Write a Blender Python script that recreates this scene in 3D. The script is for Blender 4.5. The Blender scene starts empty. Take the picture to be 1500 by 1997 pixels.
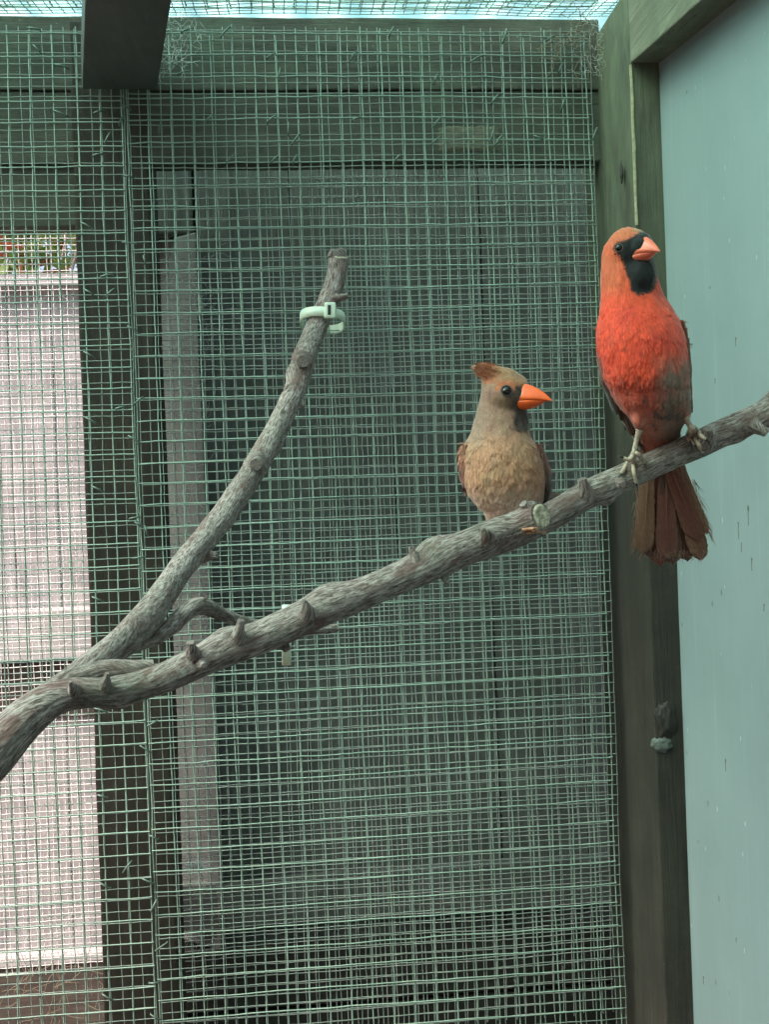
import bpy, bmesh, math, random
import numpy as np
from mathutils import Vector, Matrix, noise as mn
from mathutils.bvhtree import BVHTree
random.seed(7); rng = np.random.default_rng(7)
scene = bpy.context.scene
C = scene.collection
R_ = math.radians

# ------------------------------------------------------------------ camera, sky, sun, exposure
FPX = 2000.0
CAM = Vector((0, 0, 1.5))
YAW, ROLL = R_(5.0), R_(2.1)
F = Vector((math.sin(YAW), math.cos(YAW), 0)); R0 = Vector((math.cos(YAW), -math.sin(YAW), 0)); U0 = Vector((0, 0, 1))
RT = R0*math.cos(ROLL) - U0*math.sin(ROLL)
UP = U0*math.cos(ROLL) + R0*math.sin(ROLL)
cam_d = bpy.data.cameras.new('camera'); cam = bpy.data.objects.new('camera', cam_d); C.objects.link(cam)
m = Matrix.Identity(4)
for i in range(3):
    m[i][0] = RT[i]; m[i][1] = UP[i]; m[i][2] = -F[i]; m[i][3] = CAM[i]
cam.matrix_world = m
cam_d.sensor_fit = 'HORIZONTAL'; cam_d.sensor_width = 36; cam_d.lens = FPX/1500*36
cam_d.clip_start = 0.01; cam_d.clip_end = 500
scene.camera = cam

world = bpy.data.worlds.new('World'); scene.world = world; world.use_nodes = True
wn = world.node_tree.nodes; wl = world.node_tree.links
for n in list(wn): wn.remove(n)
sky = wn.new('ShaderNodeTexSky'); sky.sky_type = 'NISHITA'; sky.sun_disc = False
SUN_EL, SUN_AZ = R_(50), math.atan2(-0.90, -0.42)
sky.sun_elevation = SUN_EL; sky.sun_rotation = SUN_AZ
sky.air_density = 1.0; sky.dust_density = 8.0; sky.ozone_density = 1.0
bg = wn.new('ShaderNodeBackground'); bg.inputs['Strength'].default_value = 0.15
wo = wn.new('ShaderNodeOutputWorld')
wl.new(sky.outputs[0], bg.inputs[0]); wl.new(bg.outputs[0], wo.inputs[0])
sd = bpy.data.lights.new('sun', 'SUN'); sd.energy = 1.5; sd.angle = R_(34); sd.color = (1, .93, .87)
so = bpy.data.objects.new('sun', sd); C.objects.link(so)
S = Vector((math.sin(SUN_AZ)*math.cos(SUN_EL), math.cos(SUN_AZ)*math.cos(SUN_EL), math.sin(SUN_EL)))
so.rotation_euler = S.to_track_quat('Z', 'Y').to_euler(); so.location = (0, 0, 6)
vs = scene.view_settings
vs.view_transform = 'Standard'; vs.look = 'None'; vs.gamma = 1; vs.use_curve_mapping = False; vs.exposure = 1.5
scene.cycles.max_bounces = 8; scene.cycles.transparent_max_bounces = 24
scene.cycles.use_denoising = True

# ------------------------------------------------------------------ helpers
def ray(px, py): return F*FPX + RT*(px-750) + UP*(998.5-py)
def PY(px, py, Y):
    d = ray(px, py); return CAM + d*(Y/d.y)
def PX(px, py, X):
    d = ray(px, py); return CAM + d*(X/d.x)
def proj(p):
    v = Vector(p) - CAM; d = v.dot(F)
    return (750 + FPX*v.dot(RT)/d, 998.5 - FPX*v.dot(UP)/d)

def link(name, me, parent=None, mat=None):
    o = bpy.data.objects.new(name, me); C.objects.link(o)
    if mat and me is not None:
        if not me.materials: me.materials.append(mat)
    if parent:
        o.parent = parent; o.location = -parent.location   # meshes are built in world coordinates
    return o
def empty(name, loc):
    o = bpy.data.objects.new(name, None); C.objects.link(o); o.location = loc; o.empty_display_size = .02
    return o
def tag(o, label=None, cat=None, group=None, kind=None):
    if label: o['label'] = label
    if cat: o['category'] = cat
    if group: o['group'] = group
    if kind: o['kind'] = kind
    return o
def mesh(name, v, f, smooth=True):
    me = bpy.data.meshes.new(name); me.from_pydata([tuple(x) for x in v], [], f); me.update()
    if smooth: me.shade_smooth()
    return me
def bevel_mesh(me, w, seg=2):
    bm = bmesh.new(); bm.from_mesh(me)
    bmesh.ops.bevel(bm, geom=bm.edges[:], offset=w, segments=seg, affect='EDGES', profile=.6)
    bm.to_mesh(me); bm.free(); me.update(); return me
def box8(name, c, w=0.002, seg=2):
    """c: 8 corners: 4 front (bl br tr tl), 4 back"""
    f = [(0,1,2,3),(5,4,7,6),(4,0,3,7),(1,5,6,2),(3,2,6,7),(4,5,1,0)]
    me = mesh(name, c, f, False)
    bm = bmesh.new(); bm.from_mesh(me); bmesh.ops.recalc_face_normals(bm, faces=bm.faces[:])
    if w: bmesh.ops.bevel(bm, geom=bm.edges[:], offset=w, segments=seg, affect='EDGES', profile=.6)
    bm.to_mesh(me); bm.free(); me.update(); return me
def box(name, x0, x1, y0, y1, z0, z1, w=0.002):
    return box8(name, [(x0,y0,z0),(x1,y0,z0),(x1,y0,z1),(x0,y0,z1),(x0,y1,z0),(x1,y1,z0),(x1,y1,z1),(x0,y1,z1)], w)
def roughen(me, axis, amp=.0012, step=.03):
    """cut a board across its length and wobble it a little, so no edge is ruler-straight"""
    bm = bmesh.new(); bm.from_mesh(me)
    lo = min(v.co[axis] for v in bm.verts); hi = max(v.co[axis] for v in bm.verts)
    n = Vector((0,0,0)); n[axis] = 1; k = lo+step
    while k < hi-.005:
        p = Vector((0,0,0)); p[axis] = k
        bmesh.ops.bisect_plane(bm, geom=bm.verts[:]+bm.edges[:]+bm.faces[:], plane_co=p, plane_no=n); k += step
    for v in bm.verts:
        d = mn.noise_vector(v.co*9+Vector((lo*31, hi*7, 0)))*amp + mn.noise_vector(v.co*60)*amp*.4
        d[axis] = 0; v.co += d
    bm.to_mesh(me); bm.free(); me.update(); return me

# ------------------------------------------------------------------ materials
def newmat(name):
    mt = bpy.data.materials.new(name); mt.use_nodes = True
    nt = mt.node_tree
    return mt, nt, nt.nodes, nt.links, nt.nodes['Principled BSDF']
def nd(nodes, t, **kw):
    n = nodes.new(t)
    for k, v in kw.items():
        if k in n.inputs: n.inputs[k].default_value = v
        else: setattr(n, k, v)
    return n
def coords(nodes, links, scale, kind='Object', attr=None):
    if attr:
        a = nodes.new('ShaderNodeAttribute'); a.attribute_name = attr; src = a.outputs['Vector']
    else:
        src = nodes.new('ShaderNodeTexCoord').outputs[kind]
    mp = nodes.new('ShaderNodeMapping'); mp.inputs['Scale'].default_value = scale
    links.new(src, mp.inputs[0]); return mp.outputs[0]
def ntex(nodes, links, vec, scale, detail=6, rough=.6, dist=0):
    n = nodes.new('ShaderNodeTexNoise'); n.inputs['Scale'].default_value = scale; n.inputs['Detail'].default_value = detail
    n.inputs['Roughness'].default_value = rough; n.inputs['Distortion'].default_value = dist
    links.new(vec, n.inputs['Vector']); return n.outputs['Fac']
def ramp(nodes, links, fac, stops):
    r = nodes.new('ShaderNodeValToRGB'); e = r.color_ramp.elements
    while len(e) < len(stops): e.new(.5)
    for k, (p, c) in enumerate(stops):
        e[k].position = p; e[k].color = (c, c, c, 1) if isinstance(c, (int, float)) else (*c, 1)
    links.new(fac, r.inputs[0]); return r.outputs[0]
def mix(nodes, links, fac, a, b, mode='MIX'):
    n = nodes.new('ShaderNodeMix'); n.data_type = 'RGBA'; n.blend_type = mode
    for idx, v in ((0, fac), (6, a), (7, b)):
        if isinstance(v, (int, float)): n.inputs[idx].default_value = v
        elif isinstance(v, tuple): n.inputs[idx].default_value = (*v, 1)
        else: links.new(v, n.inputs[idx])
    return n.outputs[2]
def bump(nodes, links, h, strength, dist, bsdf, prev=None):
    b = nodes.new('ShaderNodeBump'); b.inputs['Strength'].default_value = strength; b.inputs['Distance'].default_value = dist
    links.new(h, b.inputs['Height'])
    if prev: links.new(prev, b.inputs['Normal'])
    links.new(b.outputs[0], bsdf.inputs['Normal']); return b.outputs[0]

def wood(name, c1, c2, grain='z', algae=(.06, .10, .05), alg=.35, pale=None, rough=.8, specks=True):
    mt, nt, n, l, b = newmat(name)
    st = {'z': (1, 1, .06), 'x': (.06, 1, 1), 'y': (1, .06, 1)}[grain]
    v = coords(n, l, st); v1 = coords(n, l, (1, 1, 1))
    g = ntex(n, l, v, 160, 8, .65, .6); g2 = ntex(n, l, v, 28, 5, .6, 1.0)
    col = ramp(n, l, g, [(.28, c1), (.72, c2)])
    col = mix(n, l, ramp(n, l, g2, [(.35, 0.0), (.7, .7)]), col, tuple(x*.55 for x in c1))
    a = ramp(n, l, ntex(n, l, v1, 9, 8, .7), [(.45, 0.0), (.75, alg)])
    col = mix(n, l, a, col, algae)
    if pale:
        p = ramp(n, l, ntex(n, l, v, 60, 8, .7, .3), [(.6, 0.0), (.75, .8)])
        col = mix(n, l, p, col, pale)
    if specks:
        s = ramp(n, l, ntex(n, l, v1, 420, 2, .5), [(.70, 0.0), (.76, .6)])
        col = mix(n, l, s, col, tuple(min(1, x*3+.05) for x in c2))
    l.new(col, b.inputs['Base Color']); b.inputs['Roughness'].default_value = rough
    p1 = bump(n, l, g, .75, .0016, b); bump(n, l, g2, .6, .0035, b, p1)
    cr = ramp(n, l, ntex(n, l, coords(n, l, {'z': (1, 1, .03), 'x': (.03, 1, 1), 'y': (1, .03, 1)}[grain]), 90, 6, .8, .2), [(.30, .85), (.38, 0.0)])
    pt = ramp(n, l, ntex(n, l, v1, 16, 7, .75), [(.42, .55), (.60, 0.0)])
    col2 = mix(n, l, pt, mix(n, l, cr, col, tuple(x*.3 for x in c1)), tuple(x*.6 for x in c1)); l.new(col2, b.inputs['Base Color'])
    return mt

M = {}
M['post'] = wood('stained_wood', (.026, .020, .015), (.06, .044, .03), 'z', alg=.15)
M['cornerpost'] = wood('algae_toplit_wood', (.022, .018, .014), (.052, .041, .031), 'z', algae=(.06, .07, .045), alg=.3)
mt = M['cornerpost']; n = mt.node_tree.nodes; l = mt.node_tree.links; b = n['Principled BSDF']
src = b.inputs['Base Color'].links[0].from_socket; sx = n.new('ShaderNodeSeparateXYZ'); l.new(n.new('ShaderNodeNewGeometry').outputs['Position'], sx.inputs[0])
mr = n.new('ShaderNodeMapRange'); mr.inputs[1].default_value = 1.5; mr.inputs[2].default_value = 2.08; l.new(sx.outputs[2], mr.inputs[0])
al_toplight = mix(n, l, 1.0, mr.outputs[0], ramp(n, l, ntex(n, l, coords(n, l, (1, 1, .3)), 30, 7, .7), [(.3, .2), (.6, .85)]), 'MULTIPLY')
l.new(mix(n, l, al_toplight, src, (.15, .17, .11)), b.inputs['Base Color'])  # algae film thickening upward, which also paints in the brighter light at the top
M['beam'] = wood('algae_beam', (.17, .165, .12), (.26, .25, .18), 'y', algae=(.14, .19, .13), alg=.6)
M['rail'] = wood('dark_rail', (.065, .065, .05), (.15, .145, .11), 'x', algae=(.10, .15, .10), alg=.6)
M['backplank'] = wood('dark_plank', (.125, .13, .125), (.22, .22, .205), 'z', alg=.4)
M['lowplank'] = wood('black_plank', (.02, .019, .016), (.04, .037, .03), 'x', alg=.15)
M['reflplank'] = wood('reflection_plank', (.11, .11, .11), (.20, .20, .195), 'z', alg=.15, rough=.7)
M['fence'] = wood('bleached_plank', (.30, .27, .28), (.55, .505, .52), 'z', algae=(.35, .36, .25), alg=.25, specks=False)
M['rafter'] = wood('rafter_paint', (.075, .08, .082), (.10, .105, .107), 'y', alg=.1, rough=.55, specks=False)

def wire_mat(name, c, rough, metal=0.0, worn=(.3, .35, .25), amt=.6):
    mt, nt, n, l, b = newmat(name)
    v = coords(n, l, (1, 1, 1))
    f = ramp(n, l, ntex(n, l, v, 45, 6, .7), [(.5, 0.0), (.75, amt)])
    col = mix(n, l, f, c, worn)
    f2 = ramp(n, l, ntex(n, l, v, 12, 3, .6), [(.35, 0.0), (.65, .45)])
    col = mix(n, l, f2, col, tuple(x*.5 for x in c))
    l.new(col, b.inputs['Base Color']); b.inputs['Roughness'].default_value = rough; b.inputs['Metallic'].default_value = metal
    return mt
M['wireA'] = wire_mat('green_coated_wire', (.25, .34, .29), .38)
M['wireB'] = wire_mat('fine_green_wire', (.29, .345, .31), .42)
M['wireC'] = wire_mat('galvanised_wire', (.50, .50, .48), .5, .1)
M['wireD'] = wire_mat('bright_wire', (.72, .70, .68), .5, 0, (.6, .58, .55))
M['staple'] = wire_mat('staple_wire', (.11, .165, .14), .5, .2, (.2, .18, .13))
M['web'] = wire_mat('web_silk', (.75, .75, .72), .6)
M['straw'] = wire_mat('dry_stalk', (.20, .165, .11), .7, 0, (.2, .14, .08))

def wall_mat():
    mt, nt, n, l, b = newmat('painted_sheet')
    v = coords(n, l, (1, 1, 1)); vv = coords(n, l, (1, 1, .045))
    base = ramp(n, l, ntex(n, l, v, 3.5, 5, .6), [(.3, (.215, .275, .29)), (.7, (.27, .33, .35))])
    st = ramp(n, l, ntex(n, l, vv, 75, 6, .7, .3), [(.56, 0.0), (.85, .22)])
    base = mix(n, l, st, base, (.62, .68, .70))
    st = ramp(n, l, ntex(n, l, vv, 38, 6, .7, .5), [(.58, 0.0), (.8, .35)])
    base = mix(n, l, st, base, (.27, .33, .33))
    def dots(sc, thr, stretch, col, base, dens):
        vo = n.new('ShaderNodeTexVoronoi'); vo.inputs['Scale'].default_value = sc
        l.new(coords(n, l, (1, 1, stretch)), vo.inputs['Vector'])
        d = ramp(n, l, vo.outputs['Distance'], [(thr*.6, 1.0), (thr, 0.0)])
        sep = n.new('ShaderNodeSeparateColor'); l.new(vo.outputs['Color'], sep.inputs[0])
        k = ramp(n, l, sep.outputs[0], [(dens, 1.0), (dens+.02, 0.0)])
        f = mix(n, l, 1.0, d, k, 'MULTIPLY')
        f = mix(n, l, 1.0, f, ramp(n, l, ntex(n, l, v, 300, 3, .6), [(.3, .1), (.6, .9)]), 'MULTIPLY')
        return mix(n, l, f, base, col)
    base = dots(75, .14, .6, (.05, .06, .05), base, .22)
    base = dots(34, .07, .5, (.05, .055, .05), base, .3)
    sm = ramp(n, l, ntex(n, l, coords(n, l, (1, 1, .3)), 9, 8, .75), [(.5, 0.0), (.75, .3)]); base = mix(n, l, sm, base, (.20, .24, .23))
    base = dots(160, .15, .6, (.06, .06, .05), base, .25)
    base = dots(16, .13, .22, (.07, .06, .04), base, .16)
    base = dots(60, .07, .35, (.62, .68, .68), base, .22)
    l.new(base, b.inputs['Base Color']); b.inputs['Roughness'].default_value = .42
    bump(n, l, ntex(n, l, vv, 60, 5, .6), .12, .0008, b)
    return mt
M['wall'] = wall_mat()

def bark_mat():
    mt, nt, n, l, b = newmat('bark')
    st = coords(n, l, (1, .15, 1), attr='bark'); iso = coords(n, l, (1, 1, 1)); st2 = coords(n, l, (1, .40, 1), attr='bark')
    g = ntex(n, l, st, 700, 9, .78, .35); g2 = ntex(n, l, st2, 260, 8, .75, .5)
    col = ramp(n, l, g, [(.36, (.05, .034, .03)), (.46, (.25, .18, .165)), (.56, (.70, .57, .55))])
    red = ramp(n, l, ntex(n, l, st2, 55, 6, .7, .8), [(.50, 0.0), (.62, .75)])
    col = mix(n, l, red, col, (.20, .085, .075))
    alg = ramp(n, l, ntex(n, l, iso, 22, 7, .7), [(.52, 0.0), (.70, .5)])
    col = mix(n, l, alg, col, (.17, .20, .13))
    mo = ramp(n, l, ntex(n, l, iso, 14, 5, .65), [(.45, 0.0), (.62, .38)]); col = mix(n, l, mo, col, (.12, .10, .08))
    gr = ramp(n, l, g2, [(.34, .85), (.43, 0.0)])
    col = mix(n, l, gr, col, (.045, .033, .026))
    wh = ramp(n, l, ntex(n, l, iso, 75, 8, .75), [(.57, 0.0), (.68, .8)])
    col = mix(n, l, wh, col, (.60, .57, .54))
    l.new(col, b.inputs['Base Color']); b.inputs['Roughness'].default_value = .82
    p = bump(n, l, g, 1.0, .003, b); bump(n, l, g2, .9, .004, b, p)
    return mt
M['bark'] = bark_mat()
def simple(name, c, rough=.5, sss=0, var=.15, scale=60, spec=.5):
    mt, nt, n, l, b = newmat(name)
    f = ntex(n, l, coords(n, l, (1, 1, 1)), scale, 5, .6)
    col = ramp(n, l, f, [(.3, tuple(x*(1-var) for x in c)), (.7, tuple(min(1, x*(1+var)) for x in c))])
    l.new(col, b.inputs['Base Color']); b.inputs['Roughness'].default_value = rough
    b.inputs['Specular IOR Level'].default_value = spec
    if sss:
        b.inputs['Subsurface Weight'].default_value = sss; b.inputs['Subsurface Radius'].default_value = (.004, .002, .001)
        b.inputs['Subsurface Scale'].default_value = 1
    return mt
M['cutwood'] = simple('cut_wood', (.42, .35, .26), .8, var=.6, scale=420)
M['tie'] = simple('nylon', (.62, .68, .58), .35, .3, .06)
M['beakF'] = simple('orange_beak', (.85, .125, .025), .32, .15, .12, 140)
M['beakM'] = simple('coral_beak', (.80, .17, .10), .3, .15, .15, 140)
M['eye'] = simple('dark_eye', (.008, .006, .006), .04, var=0)
M['ring'] = simple('eye_skin', (.05, .045, .045), .6)
M['leg'] = simple('leg_skin', (.42, .32, .25), .55, .1, .3, 500)
M['legF'] = simple('brown_leg_skin', (.36, .17, .10), .55, .1, .3, 500)
M['claw'] = simple('claw', (.03, .025, .025), .35)
M['ground'] = simple('ground_soil', (.17, .135, .11), .95, var=.5, scale=8)
M['knot'] = simple('old_resin', (.09, .10, .09), .8, var=.5, scale=180)
M['knotdark'] = simple('knot_wood', (.022, .017, .014), .7, var=.4, scale=120)
M['dropping'] = simple('dried_dropping', (.13, .13, .10), .8, var=.5, scale=500)
M['fluff'] = simple('down_fluff', (.85, .86, .88), .9, var=.05)
M['yellow'] = simple('edge_highlight_tone', (.26, .24, .15), .8, var=.3, scale=200)
M['lowdark'] = simple('light_screen_wall', (.14, .125, .11), .9, var=.3)
def leafmat(name, c1, c2):
    mt, nt, n, l, b = newmat(name)
    col = ramp(n, l, ntex(n, l, coords(n, l, (1, 1, 1)), 5, 3, .6), [(.35, c1), (.65, c2)])
    l.new(col, b.inputs['Base Color']); b.inputs['Roughness'].default_value = .5
    tr = n.new('ShaderNodeBsdfTranslucent'); l.new(col, tr.inputs[0])
    mx = n.new('ShaderNodeMixShader'); mx.inputs[0].default_value = .35
    l.new(b.outputs[0], mx.inputs[1]); l.new(tr.outputs[0], mx.inputs[2]); l.new(mx.outputs[0], n['Material Output'].inputs[0])
    return mt
M['leaf'] = leafmat('green_leaf', (.09, .17, .03), (.24, .34, .10))
M['leafred'] = leafmat('red_leaf', (.28, .06, .03), (.30, .14, .05))
def sheet_mat():
    mt, nt, n, l, b = newmat('clear_green_sheet')
    tr = n.new('ShaderNodeBsdfTranslucent'); tp = n.new('ShaderNodeBsdfTransparent')
    col = ramp(n, l, ntex(n, l, coords(n, l, (.25, 1, 1)), 14, 5, .6), [(.35, (.43, .85, .73)), (.5, (.55, .94, .84)), (.68, (.76, .99, .95))])
    l.new(col, tr.inputs[0]); l.new(col, tp.inputs[0])
    mx = n.new('ShaderNodeMixShader'); mx.inputs[0].default_value = .72
    l.new(tr.outputs[0], mx.inputs[1]); l.new(tp.outputs[0], mx.inputs[2]); l.new(mx.outputs[0], n['Material Output'].inputs[0])
    return mt
M['sheet'] = sheet_mat()
def plumage_mat(name):
    mt, nt, n, l, b = newmat(name)
    a = n.new('ShaderNodeAttribute'); a.attribute_name = 'pigment'
    v = coords(n, l, (1, 1, .25))
    f = ramp(n, l, ntex(n, l, v, 900, 4, .6), [(.3, .72), (.7, 1.18)])
    col = mix(n, l, 1.0, a.outputs['Color'], f, 'MULTIPLY')
    l.new(col, b.inputs['Base Color']); b.inputs['Roughness'].default_value = .75
    b.inputs['Specular IOR Level'].default_value = .25
    b.inputs['Sheen Weight'].default_value = .25; b.inputs['Sheen Roughness'].default_value = .4
    bump(n, l, ntex(n, l, v, 700, 4, .6), .35, .0006, b)
    return mt
M['plume'] = plumage_mat('plumage')

# ------------------------------------------------------------------ ground and surroundings
g = link('ground', mesh('ground', [(-60,-60,0),(60,-60,0),(60,60,0),(-60,60,0)], [(0,1,2,3)], False), None, M['ground'])
tag(g, 'brown soil ground under and around the aviary', kind='structure')

# planes of the back of the aviary
YA, YB, YP, YC, YK = 1.200, 1.209, 1.216, 1.300, 1.345
def Xat(px, py, Y): return PY(px, py, Y).x
def Zat(px, py, Y): return PY(px, py, Y).z

# ---- posts
x0, x1 = Xat(167, 1000, YP), Xat(316, 1000, YP)
e = empty('wooden_post', ((x0+x1)/2, YP+.03, 0))
tag(e, 'dark brown timber post behind the mesh, beside the bright opening on the left', 'post')
me = box('timber', x0, x1, YP, YP+.07, 0, Zat(240, 40, YP), .003); roughen(me, 2)
link('timber', me, e, M['post'])

# corner post with a deep left face and a narrow front face
XR = PX(1317, 1000, .40).x
zc = 1000
pl = PY(1206, zc, 1.2)                                       # back left edge
d = ray(1262, zc); yfront = pl.x/d.x*d.y                      # front left edge on the plane x = pl.x
d = ray(1317, zc); XR = d.x/d.y*yfront                        # wall plane
e = empty('corner_post', ((pl.x+XR)/2, yfront, 0))
tag(e, 'grey green timber corner post between the mesh and the pale painted wall', 'post')
me = box('timber', pl.x, XR+.03, yfront, 1.29, 0, Zat(1160, 57, 1.2), .0025); roughen(me, 2, .0012)
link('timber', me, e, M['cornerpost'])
CPX, CPY = pl.x, yfront
# pale sliver along the arris, an edge highlight painted in as colour
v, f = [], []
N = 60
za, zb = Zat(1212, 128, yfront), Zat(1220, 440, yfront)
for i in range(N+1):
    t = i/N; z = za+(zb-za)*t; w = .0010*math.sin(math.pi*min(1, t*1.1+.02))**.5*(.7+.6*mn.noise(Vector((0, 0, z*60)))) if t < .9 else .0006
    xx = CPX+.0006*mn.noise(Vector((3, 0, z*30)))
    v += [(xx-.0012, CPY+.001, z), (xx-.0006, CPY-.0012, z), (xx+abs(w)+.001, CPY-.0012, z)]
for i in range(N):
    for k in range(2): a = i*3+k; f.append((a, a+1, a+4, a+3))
tag(link('edge_highlight', mesh('edge_highlight', v, f), e, M['yellow']), 'pale yellow strip painting a highlight along the post edge')
# knot with grey resin crust low on the post's front face
def lump(name, c, r, mat, parent, seed=0, amp=.35, flat=(1, .5, 1.2)):
    bm = bmesh.new(); bmesh.ops.create_icosphere(bm, subdivisions=4, radius=1)
    for w in bm.verts:
        k = 1+amp*mn.fractal(w.co*2.2+Vector((seed, 0, 0)), .8, 2, 4)
        w.co = Vector((w.co.x*flat[0], w.co.y*flat[1], w.co.z*flat[2]))*r*k + Vector(c)
    me = bpy.data.meshes.new(name); bm.to_mesh(me); bm.free(); me.shade_smooth()
    return link(name, me, parent, mat)
def onfront(px, py): return PY(px, py, CPY)
lump('knot', onfront(1300, 1405)+Vector((0, .002, 0)), .014, M['knotdark'], e, 1, .3, (.9, .45, 1.7))
lump('resin_crust', onfront(1291, 1452)+Vector((0, .001, 0)), .0105, M['knot'], e, 5, .22, (1.15, .6, .85))
lump('crack', onfront(1236, 320)+Vector((-.004, .03, 0)), .004, M['knotdark'], e, 8, .3, (.4, .8, 3))

# ---- top beam along the right wall, sloping towards the viewer
def onx(px, py, X): return PX(px, py, X)
A = onx(1220, 131, CPX-.001); B = onx(1372, 0, CPX-.001)
dirb = (B-A).normalized(); Bf = A+dirb*1.0; Af = A-dirb*((A.y-CPY+.001)/dirb.y)
th = .11
c = [Vector((CPX-.001, Bf.y, Bf.z)), Vector((CPX-.001, Af.y, Af.z)), Vector((CPX-.001, Af.y, Af.z+th)), Vector((CPX-.001, Bf.y, Bf.z+th))]
c += [Vector((XR+.03, q.y, q.z)) for q in c]
e = empty('roof_beam', (CPX, A.y, A.z)); tag(e, 'greenish wooden roof beam along the top of the painted wall', 'beam')
me = box8('timber', c, .002); roughen(me, 1, .001); link('timber', me, e, M['beam'])
BEAM_A, BEAM_D = A, dirb

# ---- painted wall
e = link('side_wall', box('side_wall', XR, XR+.012, -1.3, 1.2, 0.0, 2.12, 0), None, M['wall'])
tag(e, 'pale blue green painted side wall with specks and drips', 'wall')

rr_ = random.Random(12)
for px, py, sz, drip in [(1459, 990, .0022, .03), (1435, 662, .0020, .012), (1415, 1482, .0016, .020), (1440, 1020, .0012, .028), (1466, 1090, .0013, .02), (1385, 560, .0009, .004), (1446, 1060, .0010, .015), (1340, 180, .0009, .004), (1395, 740, .0009, .008), (1490, 1180, .0012, .01), (1362, 1640, .0009, .005), (1436, 1830, .0012, .006), (1372, 1905, .0017, .014)]:
    c0 = PX(px, py, XR-.0002); v, f = [], []
    for j in range(15):
        t = j/14; drip_ = drip*.55; w = sz*.8*(math.sin(math.pi*min(1, t*2.6+.12)) if t < .33 else .16*(1.05-t))*(1+.5*rr_.random()); w = max(w, .0001)
        zz = c0.z+sz-t*drip_-t*sz; v += [(XR-.0001, c0.y-w+rr_.gauss(0, .0001), zz), (XR-.0006, c0.y, zz), (XR-.0001, c0.y+w, zz)]
    for j in range(14):
        for k in range(2): a = j*3+k; f.append((a, a+1, a+4, a+3))
    o = link('dropping', mesh('dropping', v, f), None, M['dropping']); o.parent = bpy.data.objects['side_wall']

# ---- horizontal rails at the top of the back
def hrail(name, pyt, pyb, pxa, pxb, Y, th, mat, lab, slope_px=0):
    xa, xb = Xat(pxa, pyt, Y), Xat(pxb, pyt, Y)
    mid = (pxa+pxb)/2
    zt, zb_ = Zat(mid, pyt, Y), Zat(mid, pyb, Y)
    e = empty(name, ((xa+xb)/2, Y, zb_)); tag(e, lab, 'board')
    me = box('timber', xa, xb, Y, Y+th, zb_, zt, .002); roughen(me, 0, .0014)
    link('timber', me, e, mat); return e
hrail('top_rail', 34, 176, -260, 1168, YP, .035, M['rail'], 'topmost horizontal dark board directly under the mesh roof')
hrail('upper_board', 180, 318, -260, 1170, YP+.003, .03, M['rail'], 'second horizontal board from the top, with a pale worn patch')
hrail('lintel_board', 322, 444, -260, 163, YP+.012, .03, M['rail'], 'short dark board above the bright opening at the left')
# worn patch on upper board
pe = bpy.data.objects['upper_board']
v, f = [], []
pc = PY(915, 272, YP+.003)
nx, nz = 40, 14
for j in range(nz+1):
    for i in range(nx+1):
        u, w = i/nx-.5, j/nz-.5
        xx = pc.x+u*.085; zz = pc.z+w*.034
        ed = min(1, max(0, (0.5-abs(w)-.1*mn.noise(Vector((u*9, 4, 0)))-.03)*9))*min(1, max(0, (.5-abs(u)-.06*mn.noise(Vector((w*9, 1, 0)))-.03)*9))
        v.append((xx, YP+.004-ed*(.0035+.0015*mn.noise(Vector((xx*150, 0, zz*300)))), zz))
for j in range(nz):
    for i in range(nx): a = j*(nx+1)+i; f.append((a, a+1, a+nx+2, a+nx+1))
M['patch'] = wood('worn_wood', (.16, .15, .11), (.26, .24, .17), 'x', alg=.3)
tag(link('worn_patch', mesh('worn_patch', v, f), pe, M['patch']), 'pale worn splintered patch')

# ---- board wall behind the mesh: upright planks
e = empty('board_wall', (Xat(760, 1000, YK), YK, 0)); tag(e, 'dark upright board wall behind the wire mesh', 'wall')
xs = Xat(404, 1000, YK); xe = Xat(1240, 1000, YK)
k = 0
while xs < xe:
    w = .118+.012*random.random()
    x2 = min(xs+w, xe)
    me = box('plank', xs, x2-.0015, YK+random.uniform(-.003, .003), YK+.022, .75, 2.03, .0025); roughen(me, 2, .0016, .05)
    link('plank', me, e, M['backplank']); xs = x2
link('backing', box('backing', Xat(170, 1000, YK), xe+.02, YK+.024, YK+.034, .75, 2.03, 0), e, M['lowplank'])
xl_, xr__ = Xat(296, 1000, YK), Xat(404, 1000, YK); zl_, zh_ = Zat(360, 1846, YK), Zat(360, 462, YK)
me = box8('plank', [(xl_, YK+.035, zl_), (xr__, YK-.022, zl_), (xr__, YK-.022, zh_), (xl_, YK+.035, zh_), (xl_, YK+.05, zl_), (xr__, YK-.007, zl_), (xr__, YK-.007, zh_), (xl_, YK+.05, zh_)], .003); roughen(me, 2, .002, .04)  # plank added for a pale glass reflection, tilted to catch the left light
tag(link('plank', me, e, M['reflplank']), 'grey plank beside the post, standing for a pale reflected strip')
me = box('plank', Xat(200, 1000, YK), Xat(402, 1000, YK)-.003, YK-.002, YK+.02, Zat(360, 458, YK), 2.03, .003)
link('plank', me, e, M['backplank'])
e = empty('kick_boards', (Xat(760, 1900, YP+.09), YP+.09, 0)); tag(e, 'black bottom boards low behind the mesh', 'board')
zt = Zat(760, 1826, 1.33); i = 0
for z1, z0 in ((zt, zt-.075), (zt-.079, zt-.16), (zt-.164, zt-.25)):
    me = box('plank', Xat(325, 1900, 1.33), Xat(1290, 1900, 1.33), 1.318+.002*i, 1.34, z0, z1, .003); roughen(me, 0, .0015); i += 1
    link('plank', me, e, M['lowplank'])
# cross rail seen dimly half way
hrail('mid_rail', 1700, 1790, 316, 1200, 1.325, .018, M['backplank'], 'dim horizontal rail low behind the mesh')

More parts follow.
